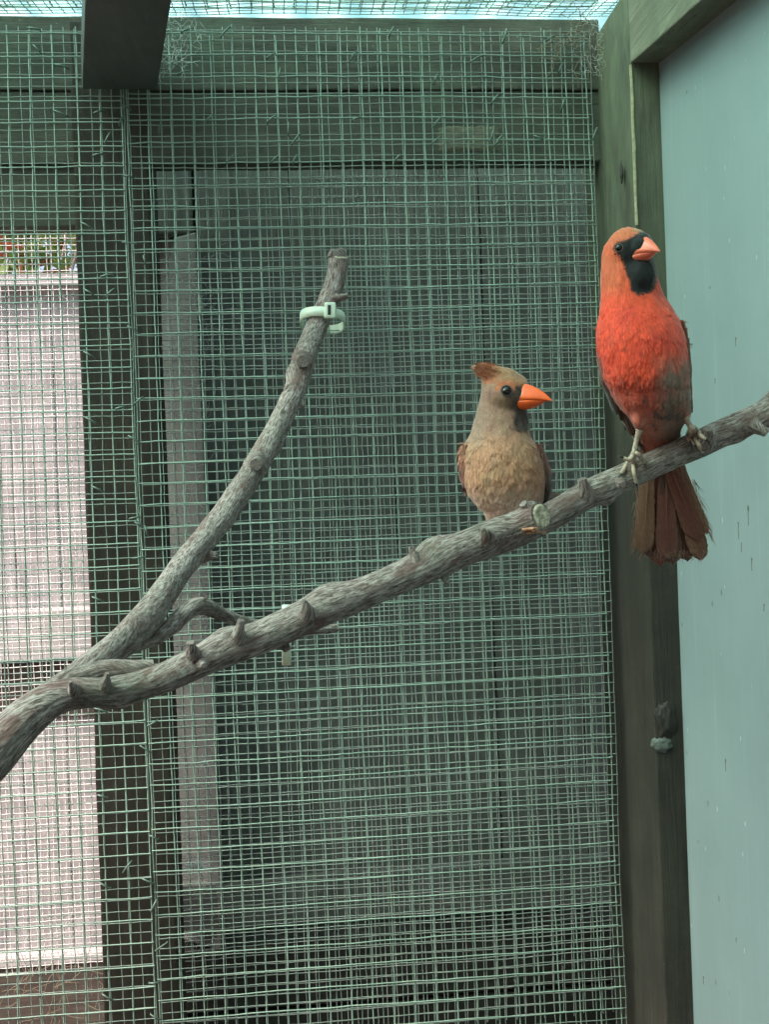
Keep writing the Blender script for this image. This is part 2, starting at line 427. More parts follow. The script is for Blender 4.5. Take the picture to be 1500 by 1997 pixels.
# ---- dark rafter overhead at the left
ya, yb = 1.205, .60
bl, br = PY(160, 175, 1.195), PY(306, 177, 1.195)
fl, fr = PY(166, -1, .975), PY(335, -1, .975)
dl, dr = (fl-bl), (fr-br)
fl2, fr2 = bl+dl*3.2, br+dr*3.2
up = Vector((0, 0, .045))
c = [bl, br, br+up, bl+up, fl2, fr2, fr2+up, fl2+up]
e = empty('rafter', (bl+br)/2); tag(e, 'dark grey rafter overhead at the top left', 'rafter')
me = box8('timber', c, .0018); link('timber', me, e, M['rafter'])

# ------------------------------------------------------------------ wire meshes
def wire_grid(name, org, uv, vv, nu, nv, su, sv, rad, mat, sides=5, wob=.0016, bulge=.003, seed=0, edge=None, rad2=None, over=.5, gauge=1.0):
    """nu x nv welded grid, u and v unit vectors, nodes P[i,j]"""
    r = np.random.default_rng(seed)
    uv = np.array(uv, float); vv = np.array(vv, float); nn = np.cross(uv, vv); org = np.array(org, float)
    I, J = np.meshgrid(np.arange(nu), np.arange(nv), indexing='ij')
    def smooth(fu, fv, ph): return np.sin(I*fu+ph)*np.cos(J*fv+ph*1.7)
    du = wob*(smooth(.23, .31, seed+1)+.6*smooth(.51, .11, seed+2.3)) + r.normal(0, wob*.30, I.shape) + (r.normal(0, wob*.5, nu)[:, None]) + np.cumsum(r.normal(0, wob*.12, I.shape), axis=1)
    dv = wob*(smooth(.19, .27, seed+4)+.6*smooth(.09, .63, seed+5.1)) + r.normal(0, wob*.30, I.shape) + (r.normal(0, wob*.5, nv)[None, :]) + np.cumsum(r.normal(0, wob*.12, I.shape), axis=0)
    dn = bulge*smooth(.13, .17, seed+6)+bulge*.5*smooth(.37, .29, seed+8)
    P = org + (I*su+du)[..., None]*uv + (J*sv+dv)[..., None]*vv + dn[..., None]*nn
    V, Fc = [], []; base = 0
    ang = np.arange(sides)*2*np.pi/sides
    def tube(pts, side, nrm, rad):
        nonlocal base
        n = len(pts)
        ring = pts[:, None, :] + rad*(np.cos(ang)[None, :, None]*side + np.sin(ang)[None, :, None]*nrm)
        V.append(ring.reshape(-1, 3))
        a = base + np.arange(n-1)[:, None]*sides + np.arange(sides)[None, :]
        b_ = base + np.arange(n-1)[:, None]*sides + (np.arange(sides)[None, :]+1) % sides
        q = np.stack([a, b_, b_+sides, a+sides], -1).reshape(-1, 4)
        Fc.append(q); base += n*sides
    for i in range(nu):
        pts = P[i]; pts = np.vstack([pts[0]-vv*sv*over*r.random(), pts, pts[-1]+vv*sv*over*r.random()])
        # mid points slightly bowed
        mid = (pts[:-1]+pts[1:])/2 + (r.normal(0, wob*.10, (len(pts)-1, 1)))*uv
        full = np.empty((len(pts)*2-1, 3)); full[0::2] = pts; full[1::2] = mid
        tube(full - nn*rad*.9, uv, nn, rad)
    for j in range(nv):
        pts = P[:, j]; pts = np.vstack([pts[0]-uv*su*.04, pts, pts[-1]+uv*su*.04])
        mid = (pts[:-1]+pts[1:])/2 + (r.normal(0, wob*.10, (len(pts)-1, 1)))*vv
        full = np.empty((len(pts)*2-1, 3)); full[0::2] = pts; full[1::2] = mid
        tube(full + nn*rad*.7, vv, nn, rad*gauge)
    V = np.concatenate(V); Fc = np.concatenate(Fc)
    me = bpy.data.meshes.new(name)
    me.vertices.add(len(V)); me.vertices.foreach_set('co', V.astype(np.float32).ravel())
    me.loops.add(len(Fc)*4); me.loops.foreach_set('vertex_index', Fc.astype(np.int32).ravel())
    me.polygons.add(len(Fc)); me.polygons.foreach_set('loop_start', (np.arange(len(Fc))*4).astype(np.int32))
    me.update(calc_edges=True); me.shade_smooth()
    me.materials.append(mat)
    return me, P

UX, UZ = (1, 0, 0), (0, 0, 1)
zbot = 1.5-.66
def panel(name, pxa, pxb, pytop, Y, s, rad, mat, lab, seed, wob=.0016, bulge=.003, group=None, zb=zbot, cat='wire mesh', rootz=None, tilt=0, over=.5, right=False):
    xa, xb = Xat(pxa, 1000, Y), Xat(pxb, 1000, Y); zt = Zat((pxa+pxb)/2, pytop, Y)
    nu = int((xb-xa)/s)+1; nv = int((zt-zb)/s)+1
    if right: xa = xb-(nu-1)*s
    e = empty(name, (xa, Y, zb)); tag(e, lab, cat, group)
    zb = zt-(nv-1)*s
    me, P = wire_grid('grid', (xa, Y, zb), UX, UZ, nu, nv, s, s, rad, mat, seed=seed, wob=wob, bulge=bulge, over=over)
    link('grid', me, e); return e, P
# coarse inner mesh: two sheets meeting on the post
eA1, PA1 = panel('mesh_sheet', -190, 267, 68, YA-.002, .0254, .00082, M['wireA'], 'coarse green wire mesh sheet on the left, over the bright opening', 3, .0011, .002, right=True)
eA2, PA2 = panel('mesh_sheet', 275, 1192, 70, YA, .0247, .00082, M['wireA'], 'coarse green wire mesh sheet right of the post, behind the birds', 5, .0011, .003)
# fine mesh stapled behind it
eB1, PB1 = panel('mesh_sheet', -190, 268, 62, YB, .0127, .00056, M['wireB'], 'fine wire mesh sheet left of the post, behind the coarse one', 9, .0006, .0012, right=True)
eB2, PB2 = panel('mesh_sheet', 279, 1196, 62, YB, .01225, .00056, M['wireB'], 'fine wire mesh sheet right of the post, behind the coarse one', 11, .0006, .002)
# outer mesh on the far side of the frame
eC, PC = panel('mesh_sheet', 326, 1208, 325, YC, .0127, .00068, M['wireC'], 'outer grey wire mesh on the far side of the frame, before the boards', 13, .0008, .003)
# another enclosure's mesh beyond the opening
eD, PD = panel('mesh_sheet', -60, 200, 380, 2.1, .0127, .0008, M['wireD'], 'bright fine mesh of the next enclosure seen through the left opening', 17, .0008, .003, zb=.6)

# roof mesh: falls towards the viewer
zr = Zat(700, 24, YA); sl = math.tan(R_(11))
vv = Vector((0, -math.cos(R_(11)), -math.sin(R_(11))))
xa = Xat(-260, 60, YA)
nu = int((XR-xa)/.0127); nv = 90
e = empty('roof_mesh', (xa, YA, zr)); tag(e, 'wire mesh roof seen edge-on along the top, against the bright sky', 'wire mesh')
me, P_ = wire_grid('grid', (xa, YA+.012, zr+.003), UX, tuple(vv), nu, nv, .0127, .0127, .0006, M['wireB'], seed=21, wob=.0008, bulge=.003); link('grid', me, e)
me, P_ = wire_grid('grid', (xa, YA+.012, zr+.012), UX, tuple(vv), nu//2, nv//2, .0254, .0254, .0011, M['wireA'], seed=22, wob=.001, bulge=.002); link('grid', me, e)
# corrugated clear roof sheet over it
v, f = [], []
nxs = 260; xa2, xb2 = -.85, XR+.5
ys = [1.62, 1.2, .6, .2, -.1]
for y in ys:
    for i in range(nxs+1):
        x = xa2+(xb2-xa2)*i/nxs
        v.append((x, y, zr+.075+(y-1.2)*sl+.009*math.sin(x*2*math.pi/.076)))
for j in range(len(ys)-1):
    for i in range(nxs): a = j*(nxs+1)+i; f.append((a, a+1, a+nxs+2, a+nxs+1))
e = link('roof_sheet', mesh('roof_sheet', v, f), None, M['sheet'])
tag(e, 'corrugated see-through green roof sheet above the mesh', 'roof')

# unseen shelter added behind the viewer to cut the front light
e = empty('light_cut_shelter', (0, -1.5, 0)); tag(e, 'unseen dark shelter added behind the viewer to cut front light', 'shelter')
link('roof', box('roof', -2.2, 1.6, -3.0, -.12, 1.98, 2.03, 0), e, M['lowdark'])
link('wall', box('wall', -2.25, -2.2, -3.0, -.12, 0, 1.98, 0), e, M['lowdark'])
link('wall', box('wall', XR+.02, XR+.07, -3.0, -.12, 0, 1.975, 0), e, M['lowdark'])

link('front_light_screen', box('front_light_screen', -2.2, XR-.002, -.125, -.085, 0, 1.27, 0), e, M['lowdark'])  # unseen low screen, added to keep light off the lower parts
e = link('low_side_screen', box('low_side_screen', -.93, -.90, -.08, 1.30, 0, 1.30, 0), None, M['lowplank'])  # unseen wall, added to darken the lower part of the enclosure
tag(e, 'unseen low dark wall added on the left to cut light from the side', 'wall')

# ---- staples
staples = []
def staple_mesh(seed):
    r = random.Random(seed); L = .0075
    pts = [(-L, .003, 0), (-L*.97, -.0012, r.uniform(-.0004, .0004)), (0, -.0024, r.uniform(-.0005, .0005)), (L*.97, -.0012, 0), (L, .003, 0)]
    return pts
def tube_mesh(pts, rads, n=8, cap=True):
    pts = [Vector(p) for p in pts]; v, f = [], []
    up = Vector((.01, 1, .02))
    t0 = (pts[1]-pts[0]).normalized(); s = t0.cross(up)
    if s.length < .1: s = t0.cross(Vector((1, 0, 0)))
    s.normalize()
    for i, p in enumerate(pts):
        t = (pts[min(i+1, len(pts)-1)]-pts[max(i-1, 0)]).normalized()
        s = (s-t*s.dot(t)).normalized(); q = t.cross(s)
        for k in range(n):
            a = 2*math.pi*k/n; v.append(p+(s*math.cos(a)+q*math.sin(a))*rads[i])
    for i in range(len(pts)-1):
        for k in range(n): f.append((i*n+k, i*n+(k+1) % n, (i+1)*n+(k+1) % n, (i+1)*n+k))
    if cap: f += [tuple(range(n))[::-1], tuple((len(pts)-1)*n+k for k in range(n))]
    return v, f
base_staples = []
for k in range(4):
    v, f = tube_mesh(staple_mesh(k), [.0009, .001, .0011, .001, .0009], 6)
    me = mesh('staple', v, f); me.materials.append(M['staple']); base_staples.append(me)
def staple(px, py, ang, parent, sc=1.0, thick=1):
    p = PY(px, py, YA-.003)
    o = bpy.data.objects.new('staple', random.choice(base_staples)); C.objects.link(o); o.parent = parent
    o.location = p-parent.location; o.rotation_euler = (0, -R_(ang), 0); o.scale = (sc, thick, thick)
# on the left sheet / post
for px, py, a in [(72, 97, -50), (66, 58, -10), (118, 130, -15), (117, 222, -25), (210, 270, 60), (190, 303, 8), (192, 220, 8), (245, 210, -30), (238, 235, 60),
                  (168, 440, -35), (173, 570, -38), (215, 571, 40), (208, 538, 6), (174, 692, -35), (178, 820, -35), (190, 953, -32), (190, 1168, -30), (197, 1384, -25), (200, 1552, -20), (205, 1726, -35), (248, 1690, 50), (210, 1943, -35), (235, 795, 8), (262, 1010, 10)]:
    staple(px, py, a+2, eA1, random.uniform(.75, 1.1))
for px, py, a in [(250, 345, -15), (252, 475, -8), (258, 641, -30), (270, 782, 35), (262, 857, -35), (271, 1022, -35), (285, 1035, -75), (282, 508, -82), (272, 1087, 2), (284, 1460, -40), (297, 1410, 25), (300, 1632, -30), (288, 1717, -30), (300, 1765, 60), (314, 1845, 30), (300, 1915, 0), (303, 1982, -35),
                  (345, 118, 75), (357, 143, 15), (365, 60, 20), (312, 250, 75), (408, 232, 45), (449, 311, 45), (440, 63, 45), (528, 110, 30), (530, 233, 40), (545, 145, 75), (563, 252, 85), (577, 272, 50), (535, 312, 40), (689, 110, 50), (695, 233, 20),
                  (763, 64, 60), (775, 310, 50), (850, 155, 65), (853, 238, 50), (850, 275, 40), (930, 115, 25), (965, 195, 50), (960, 265, 70), (972, 275, 50), (1050, 270, -25), (985, 70, 70), (1093, 135, 65), (1098, 205, 70), (1160, 262, 65), (1075, 75, 30), (575, 312, 60)]:
    staple(px, py, a+2, eA2, random.uniform(.7, 1.1), random.uniform(.8, 1.1))

# ------------------------------------------------------------------ next enclosure: bleached fence and shrub, seen through the left opening
YF = 2.45
e = empty('plank_fence', (Xat(60, 1500, YF), YF, 0)); tag(e, 'bleached plank fence filling the bright opening on the left', 'fence')
x = Xat(-130, 1000, YF); xend = Xat(470, 1000, YF)
ztop = Zat(80, 560, YF)
while x < xend:
    w = .085+.02*random.random()
    me = box('plank', x, x+w-.0008, YF+random.uniform(-.003, .003), YF+.02, .3, ztop+random.uniform(-.004, .0), .003); roughen(me, 2, .002, .08)
    link('plank', me, e, M['fence']); x += w
M['fencerail'] = wood('bleached_rail', (.36, .335, .34), (.60, .56, .57), 'x', algae=(.35, .36, .25), alg=.2, specks=False)
M['fencedark'] = wood('weathered_rail', (.05, .033, .028), (.11, .08, .065), 'x', specks=False)
def frail(pyt, pyb, Y0, mat, d=.03):
    me = box('rail', Xat(-130, 1000, YF), xend, YF-d, YF-.004, Zat(80, pyb, YF), Zat(80, pyt, YF), .004); roughen(me, 0, .002, .06)
    link('rail', me, e, mat)
frail(542, 566, 0, M['fencerail'], .045)
frail(1187, 1282, 0, M['fencerail'], .05)
frail(1292, 1400, 0, M['fencedark'], .012)
frail(1850, 1868, 0, M['fencerail'], .04)
frail(1872, 2100, 0, M['fencedark'], .03)

def shrub(name, c, rad, nleaf, mats, lab, seed, leaf=.03):
    r = random.Random(seed); e = empty(name, (c[0], c[1], 0)); tag(e, lab, 'shrub')
    v, f = tube_mesh([(c[0], c[1], 0), (c[0]+.03, c[1], c[2]*.5), (c[0], c[1]+.02, c[2])], [.03, .022, .01], 8); link('trunk', mesh('trunk', v, f), e, M['bark'])
    v, f = [], []
    for k in range(14):
        d = Vector((r.gauss(0, 1), r.gauss(0, 1), r.gauss(0, .8))).normalized()
        p0 = Vector((c[0], c[1], c[2]*.7)); p1 = Vector(c)+Vector((d.x*rad[0], d.y*rad[1], d.z*rad[2]))*.9
        a, b_ = tube_mesh([p0, (p0+p1)/2+Vector((0, 0, .03)), p1], [.008, .005, .002], 5)
        o = len(v); v += a; f += [tuple(o+i for i in q) for q in b_]
    link('twigs', mesh('twigs', v, f), e, M['bark'])
    for mi, mt in enumerate(mats):
        v, f = [], []
        for k in range(nleaf//len(mats)):
            d = Vector((r.gauss(0, 1), r.gauss(0, 1), r.gauss(0, 1))).normalized()*(r.random()**.4)
            p = Vector(c)+Vector((d.x*rad[0], d.y*rad[1], d.z*rad[2]))
            if mn.noise(p*6+Vector((mi*3, 0, seed))) < -.1: continue
            q = Vector((r.gauss(0, 1), r.gauss(0, 1), r.gauss(0, .6)-.4)).normalized(); s = q.cross(Vector((r.random(), r.random(), 1))).normalized()
            L = leaf*r.uniform(.6, 1.3); W = L*.28; n = q.cross(s)*L*.1
            o = len(v); v += [p, p+q*L*.4+s*W, p+q*L*.4-s*W, p+q*L*.45-n, p+q*L]
            f += [(o, o+1, o+3), (o, o+3, o+2), (o+1, o+4, o+3), (o+3, o+4, o+2)]
        link('foliage', mesh('foliage', v, f), e, mt)
    return e
sc = PY(40, 470, 3.2)
shrub('shrub', (sc.x, 3.2, sc.z), (.55, .3, .42), 2600, [M['leaf'], M['leaf'], M['leaf'], M['leafred']], 'green and red leaved shrub showing above the fence at the left', 3, .06)
sc = PY(-150, 440, 4.4)
shrub('shrub', (sc.x, 4.6, sc.z), (1.4, .5, .9), 5000, [M['leaf']], 'green shrub farther off behind the red leaved one', 4, .09)

# ------------------------------------------------------------------ perch branch
def catmull(pts, n):
    """pts: list of tuples, any dim; returns n samples"""
    P = np.array([pts[0]]+list(pts)+[pts[-1]], float); out = []
    m_ = len(pts)-1
    for k in range(n):
        t = k/(n-1)*m_; i = min(int(t), m_-1); u = t-i
        p0, p1, p2, p3 = P[i], P[i+1], P[i+2], P[i+3]
        out.append(.5*((2*p1)+(-p0+p2)*u+(2*p0-5*p1+4*p2-p3)*u*u+(-p0+3*p1-3*p2+p3)*u**3))
    return np.array(out)
LIMBS = []
def limb(name, ctrl, parent, seed=0, nseg=40, mat=None, bumps=(), amp=.07, dens=900, capn=0, lab=None, cut=None):
    """ctrl: (px, py, Y, radius_px)"""
    L = []
    for px, py, Y, rp in ctrl:
        p = PY(px, py, Y); L.append((p.x, p.y, p.z, rp/FPX*Y))
    tot = sum((Vector(L[i+1][:3])-Vector(L[i][:3])).length for i in range(len(L)-1))
    n = max(8, int(tot*dens)); S_ = catmull(L, n)
    v, f, bk = [], [], []; s = None; acc = 0
    for i in range(n):
        p = Vector(S_[i][:3]); r = max(.0004, S_[i][3])
        t = (Vector(S_[min(i+1, n-1)][:3])-Vector(S_[max(i-1, 0)][:3])).normalized()
        if s is None: s = t.cross(Vector((0, 0, 1))).normalized()
        s = (s-t*s.dot(t)).normalized(); q = t.cross(s)
        if i: acc += (p-Vector(S_[i-1][:3])).length
        for k in range(nseg):
            a = 2*math.pi*k/nseg; d = s*math.cos(a)+q*math.sin(a)
            w = Vector((math.cos(a)*1.1, math.sin(a)*1.1, acc*22+seed*7))
            fib = mn.noise(Vector((math.cos(a)*5.5, math.sin(a)*5.5, acc*26+seed+2.2*math.sin(acc*14))))
            fib2 = mn.noise(Vector((math.cos(a)*11, math.sin(a)*11, acc*55+seed)))
            rr = r*(1+amp*1.2*mn.noise(w)+amp*.5*fib+amp*.45*fib2)
            for (bt, ba, bh, bw) in bumps:
                da = abs((a-ba+math.pi) % (2*math.pi)-math.pi)*r; ds = acc-bt*tot
                rr += bh*math.exp(-(da*da+ds*ds)/(bw*bw))
            v.append(p+d*rr); bk.append((a*r, acc, seed))
    for i in range(n-1):
        for k in range(nseg): f.append((i*nseg+k, i*nseg+(k+1) % nseg, (i+1)*nseg+(k+1) % nseg, (i+1)*nseg+k))
    if cut:
        cc_, cn = cut; cn = cn.normalized(); ta = (Vector(S_[-1][:3])-Vector(S_[-6][:3])).normalized()
        for i_, x in enumerate(v):
            h_ = (x-cc_).dot(cn)
            if h_ > 0 and (x-cc_).length < .06: v[i_] = x-ta*(h_/ta.dot(cn))
        ring = [v[(n-1)*nseg+k].copy() for k in range(nseg)]; ce = sum(ring, Vector())/nseg; dv, df = [], []
        for j in range(9):
            for k in range(nseg):
                p = ce.lerp(ring[k], j/8*.90); p = p+cn*(.0008+.0007*mn.noise(p*260)+.00035*math.sin(j*2.2) - (.0009 if j == 8 else 0)); dv.append(p)
        for j in range(8):
            for k in range(nseg): df.append((j*nseg+k, j*nseg+(k+1) % nseg, (j+1)*nseg+(k+1) % nseg, (j+1)*nseg+k))
        link('sawn_face', mesh('sawn_face', dv, df), parent, M['cutwood'])
    # caps
    for e_, base in ((0, 0), (1, (n-1)*nseg)):
        c = sum(v[base:base+nseg], Vector())/nseg; o_ = len(v); v += [x.copy() for x in v[base:base+nseg]]; bk += [(.01*math.cos(k), .01*math.sin(k), seed) for k in range(nseg)]; base = o_
        v.append(c); bk.append((0, 0, seed)); ci = len(v)-1
        for k in range(nseg):
            q_ = (ci, base+(k+1) % nseg, base+k) if e_ == 0 else (ci, base+k, base+(k+1) % nseg); f.append(q_)
    me = mesh(name, v, f)
    at = me.attributes.new('bark', 'FLOAT_VECTOR', 'POINT'); at.data.foreach_set('vector', np.array(bk, np.float32).ravel())
    o = link(name, me, parent, mat or M['bark']); LIMBS.append((v, f))
    if lab: o['label'] = lab
    return o
Yf = .60
eb = empty('perch_branch', PY(80, 1360, Yf)); tag(eb, 'bare forked grey branch with sawn end, crossing the aviary as a perch', 'branch')
limb('main_limb', [(-150, 1612, .57, 50), (-30, 1492, .585, 44), (50, 1402, .60, 38), (120, 1358, .61, 32), (215, 1348, .618, 27), (300, 1328, .625, 28), (400, 1285, .632, 31), (520, 1238, .64, 33), (600, 1200, .646, 33), (700, 1160, .652, 31), (800, 1118, .66, 32), (880, 1082, .666, 34), (950, 1050, .673, 33), (1000, 1027, .675, 29), (1035, 1013, .672, 29), (1062, 1004, .668, 29), (1085, 996, .664, 29)],
     eb, 1, 56, bumps=[(.30, 1.5, .003, .008), (.46, 4.3, .004, .010), (.62, 4.5, .004, .012), (.80, 4.3, .005, .012)], lab='thick lower limb with a sawn end', cut=(PY(1056, 1006, .669), Vector((.62, -.74, .22))))
limb('rear_limb', [(860, 1092, .705, 18), (940, 1070, .708, 23), (1010, 1040, .712, 26), (1080, 1003, .714, 28), (1150, 962, .714, 28), (1210, 935, .714, 27), (1290, 899, .712, 27), (1370, 862, .71, 28), (1440, 830, .708, 27), (1500, 806, .706, 28), (1620, 750, .70, 30)],
     eb, 2, 48, bumps=[(.42, 1.6, .004, .007), (.76, 2.4, .0045, .009), (.88, 4.5, .005, .010)], lab='limb on which the red bird stands')
limb('upper_limb', [(60, 1380, .607, 26), (140, 1325, .63, 26), (215, 1270, .66, 28), (268, 1225, .70, 31), (310, 1170, .745, 27), (350, 1112, .80, 25), (405, 1045, .86, 24), (450, 985, .915, 24), (505, 900, .98, 23), (548, 820, 1.035, 22), (580, 750, 1.075, 21), (592, 705, 1.10, 23), (612, 650, 1.150, 20), (636, 600, 1.168, 20), (655, 545, 1.176, 19), (660, 510, 1.178, 20), (662, 488, 1.178, 19)],
     eb, 3, 48, bumps=[(.74, 4.0, .004, .010), (.60, 1.2, .003, .01), (.42, 2, .003, .01), (.87, 1.5, .003, .008)], lab='slanting limb tied to the mesh at its tip', cut=(PY(661, 500, 1.178), Vector((.15, -.45, 1))))
limb('fork_stub', [(120, 1335, .625, 22), (200, 1308, .632, 21), (262, 1303, .632, 16), (300, 1297, .634, 11)], eb, 4, 36, lab='short stub in the fork')
limb('side_twig', [(255, 1262, .70, 12), (300, 1244, .722, 15), (335, 1220, .737, 16), (365, 1192, .75, 17), (395, 1182, .76, 17), (435, 1198, .775, 13), (480, 1215, .79, 12), (560, 1228, .82, 11), (620, 1228, .835, 9), (655, 1226, .845, 9)], eb, 5, 28, lab='thin green side twig behind the main limb')
def spur(px, py, Y, dx, dy, r0, r1, seed, dY=-.004):
    limb('spur', [(px-dx*.35, py-dy*.35, Y+.004, r0*1.5), (px+dx*.15, py+dy*.2, Y+dY*.3, r0*.95), (px+dx*.75, py+dy*.7, Y+dY*.8, (r0+r1*2)/3.2), (px+dx, py+dy, Y+dY, r1)], eb, seed, 20, dens=2500, amp=.12)
spur(388, 1178, .757, 18, -16, 7, 1.5, 11)
spur(190, 1285, .655, -8, -22, 9, 6, 12)
spur(207, 1332, .605, 2, -20, 9, 4, 13, -.004)
spur(143, 1342, .600, -6, -13, 9, 3, 14, -.005)
spur(466, 1235, .625, 4, -26, 11, 7, 15)
spur(375, 1268, .618, -4, -16, 11, 8, 16)
spur(812, 1100, .655, -10, -35, 12, 6, 17, 0)
spur(598, 1190, .630, -6, -20, 13, 5, 18)
spur(948, 1045, .655, -8, -14, 12, 4, 19)
spur(545, 1246, .645, 16, 22, 13, 8, 20)
spur(862, 1115, .664, 10, 22, 12, 6, 21)
spur(1143, 960, .705, -8, -26, 13, 9, 22)
spur(1378, 856, .690, 2, -20, 14, 10, 23, -.008)
spur(1470, 830, .70, 26, 16, 14, 8, 24)
spur(648, 585, 1.165, 30, -8, 10, 5, 25)
spur(572, 770, 1.06, 20, 24, 12, 6, 26)
spur(440, 1005, .90, -26, 10, 12, 8, 27)
spur(500, 905, .965, 0, 0.5, 17, 12, 28, -.02)
spur(590, 705, 1.085, 0, 0.5, 15, 12, 29, -.018)
spur(395, 1295, .620, 3, 3, 9, 5, 30, -.008)
spur(404, 1082, .838, 20, 2, 12, 6, 31)
spur(655, 500, 1.178, -12, -6, 13, 9, 32)
spur(1212, 943, .69, 3, 3, 8, 6, 33, -.008)
spur(1030, 992, .672, -10, -10, 13, 8, 34)
# sawn faces
def disc(name, c, nrm, r, mat, parent, seed):
    nrm = Vector(nrm).normalized(); s = nrm.cross(Vector((0, 0, 1))).normalized(); q = nrm.cross(s); v, f = [], []
    rings = 6; n = 40
    for j in range(rings+1):
        for k in range(n):
            a = 2*math.pi*k/n; rr = r*j/rings*(1+.08*mn.noise(Vector((math.cos(a)*1.5, math.sin(a)*1.5, seed))))
            h = .0009*mn.noise(Vector((rr*600*math.cos(a), rr*600*math.sin(a), seed)))+(-.001 if j == rings else 0)
            v.append(Vector(c)+s*rr*math.cos(a)+q*rr*math.sin(a)+nrm*(h+.001*math.sin(j*2.4)))
    for j in range(rings):
        for k in range(n): f.append((j*n+k, j*n+(k+1) % n, (j+1)*n+(k+1) % n, (j+1)*n+k))
    return link(name, mesh(name, v, f), parent, mat)
cend = PY(1056, 1006.5, .6582)
disc('sawn_face', PY(1215, 946, .684), (.1, -1, 0), .0022, M['cutwood'], eb, 6)

# BVH over the branch for feet
vv_, ff_ = [], []
for v, f in LIMBS:
    o = len(vv_); vv_ += [tuple(x) for x in v]; ff_ += [tuple(o+i for i in q) for q in f]
BR = BVHTree.FromPolygons(vv_, ff_)
def onbranch(px, py, off=.0012, fallback=.69):
    d = ray(px, py).normalized(); h = BR.ray_cast(CAM, d)
    if h[0] is None: return PY(px, py, fallback)
    return h[0]-d*off

# ---- cable ties
def strap(name, pts, w, th, parent, mat, wd=Vector((0, 0, 1)), closed=True):
    n = len(pts); v, f = [], []
    for i in range(n):
        t = (pts[(i+1) % n]-pts[i-1]) if closed else (pts[min(i+1, n-1)]-pts[max(i-1, 0)])
        t.normalize(); u = (wd-t*wd.dot(t)).normalized(); q = t.cross(u)
        for a, b_ in ((-1, -1), (-.8, -1.3), (.8, -1.3), (1, -1), (1, 1), (-1, 1)): v.append(pts[i]+u*w/2*a+q*th/2*b_)
    for i in range(n if closed else n-1):
        j = (i+1) % n
        for k in range(6): f.append((i*6+k, i*6+(k+1) % 6, j*6+(k+1) % 6, j*6+k))
    return link(name, mesh(name, v, f), parent, mat)
tc = PY(629, 626, 1.180)
e = empty('cable_tie', tc); tag(e, 'white cable tie holding the slanting limb to the mesh', 'cable tie')
pts = []
for k in range(48):
    a = 2*math.pi*k/48; cx, sx = math.cos(a), math.sin(a)
    cx = math.copysign(abs(cx)**.8, cx); sx = math.copysign(abs(sx)**.8, sx)
    pts.append(tc+RT*cx*.0255+Vector((0, 1, 0))*sx*.036+UP*(.0016*cx*-1+.004*(-sx)*.9))
strap('strap', pts, .0105, .0014, e, M['tie'], UP)
hc = tc+RT*.0075+Vector((0, -.037, 0))+UP*.0045
c = []
for yy in (-.003, .004):
    for a, b_ in ((-1, -1), (1, -1), (1, 1), (-1, 1)): c.append(hc+RT*.0066*a+UP*.0088*b_+Vector((0, yy, 0)))
me = box8('tie_head', c, .0022, 3); me.shade_smooth(); link('tie_head', me, e, M['tie'])
c = []
for yy in (-.0036, -.002):
    for a, b_ in ((-1, -1), (1, -1), (1, 1), (-1, 1)): c.append(hc+RT*(.0018*a-.001)+UP*.0055*b_+Vector((0, yy, 0)))
link('slot', box8('slot', c, .0004), e, M['knotdark'])
tc = PY(559, 1238, .825)
e = empty('cable_tie', tc); tag(e, 'white cable tie behind the main limb, round the thin side twig', 'cable tie')
pts = []
for k in range(40):
    a = 2*math.pi*k/40; pts.append(tc+UP*math.cos(a)*.0235+Vector((0, 1, 0))*math.sin(a)*.013)
strap('strap', pts, .0072, .0013, e, M['tie'], RT)

# ------------------------------------------------------------------ birds
def srgb(h):
    c = [int(h[i:i+2], 16)/255 for i in (0, 2, 4)]
    return tuple(x/12.92 if x <= .04045 else ((x+.055)/1.055)**2.4 for x in c)
def lerp(a, b, t): return tuple(x+(y-x)*t for x, y in zip(a, b))
def inpoly(x, y, poly):
    c = False; j = len(poly)-1
    for i in range(len(poly)):
        xi, yi = poly[i]; xj, yj = poly[j]
        if (yi > y) != (yj > y) and x < (xj-xi)*(y-yi)/(yj-yi)+xi: c = not c
        j = i
    return c
def polydist(x, y, poly):
    d = 1e9
    for i in range(len(poly)):
        x1, y1 = poly[i-1]; x2, y2 = poly[i]; dx, dy = x2-x1, y2-y1
        t = max(0, min(1, ((x-x1)*dx+(y-y1)*dy)/(dx*dx+dy*dy+1e-9)))
        d = min(d, math.hypot(x-x1-dx*t, y-y1-dy*t))
    return d if inpoly(x, y, poly) else -d
def smooth01(x, a, b): t = max(0, min(1, (x-a)/(b-a))); return t*t*(3-2*t)
def pinterp(tab, y):
    if y <= tab[0][0]: return tab[0][1]
    for (a, va), (b_, vb) in zip(tab, tab[1:]):
        if y <= b_: return va+(vb-va)*(y-a)/(b_-a)
    return tab[-1][1]

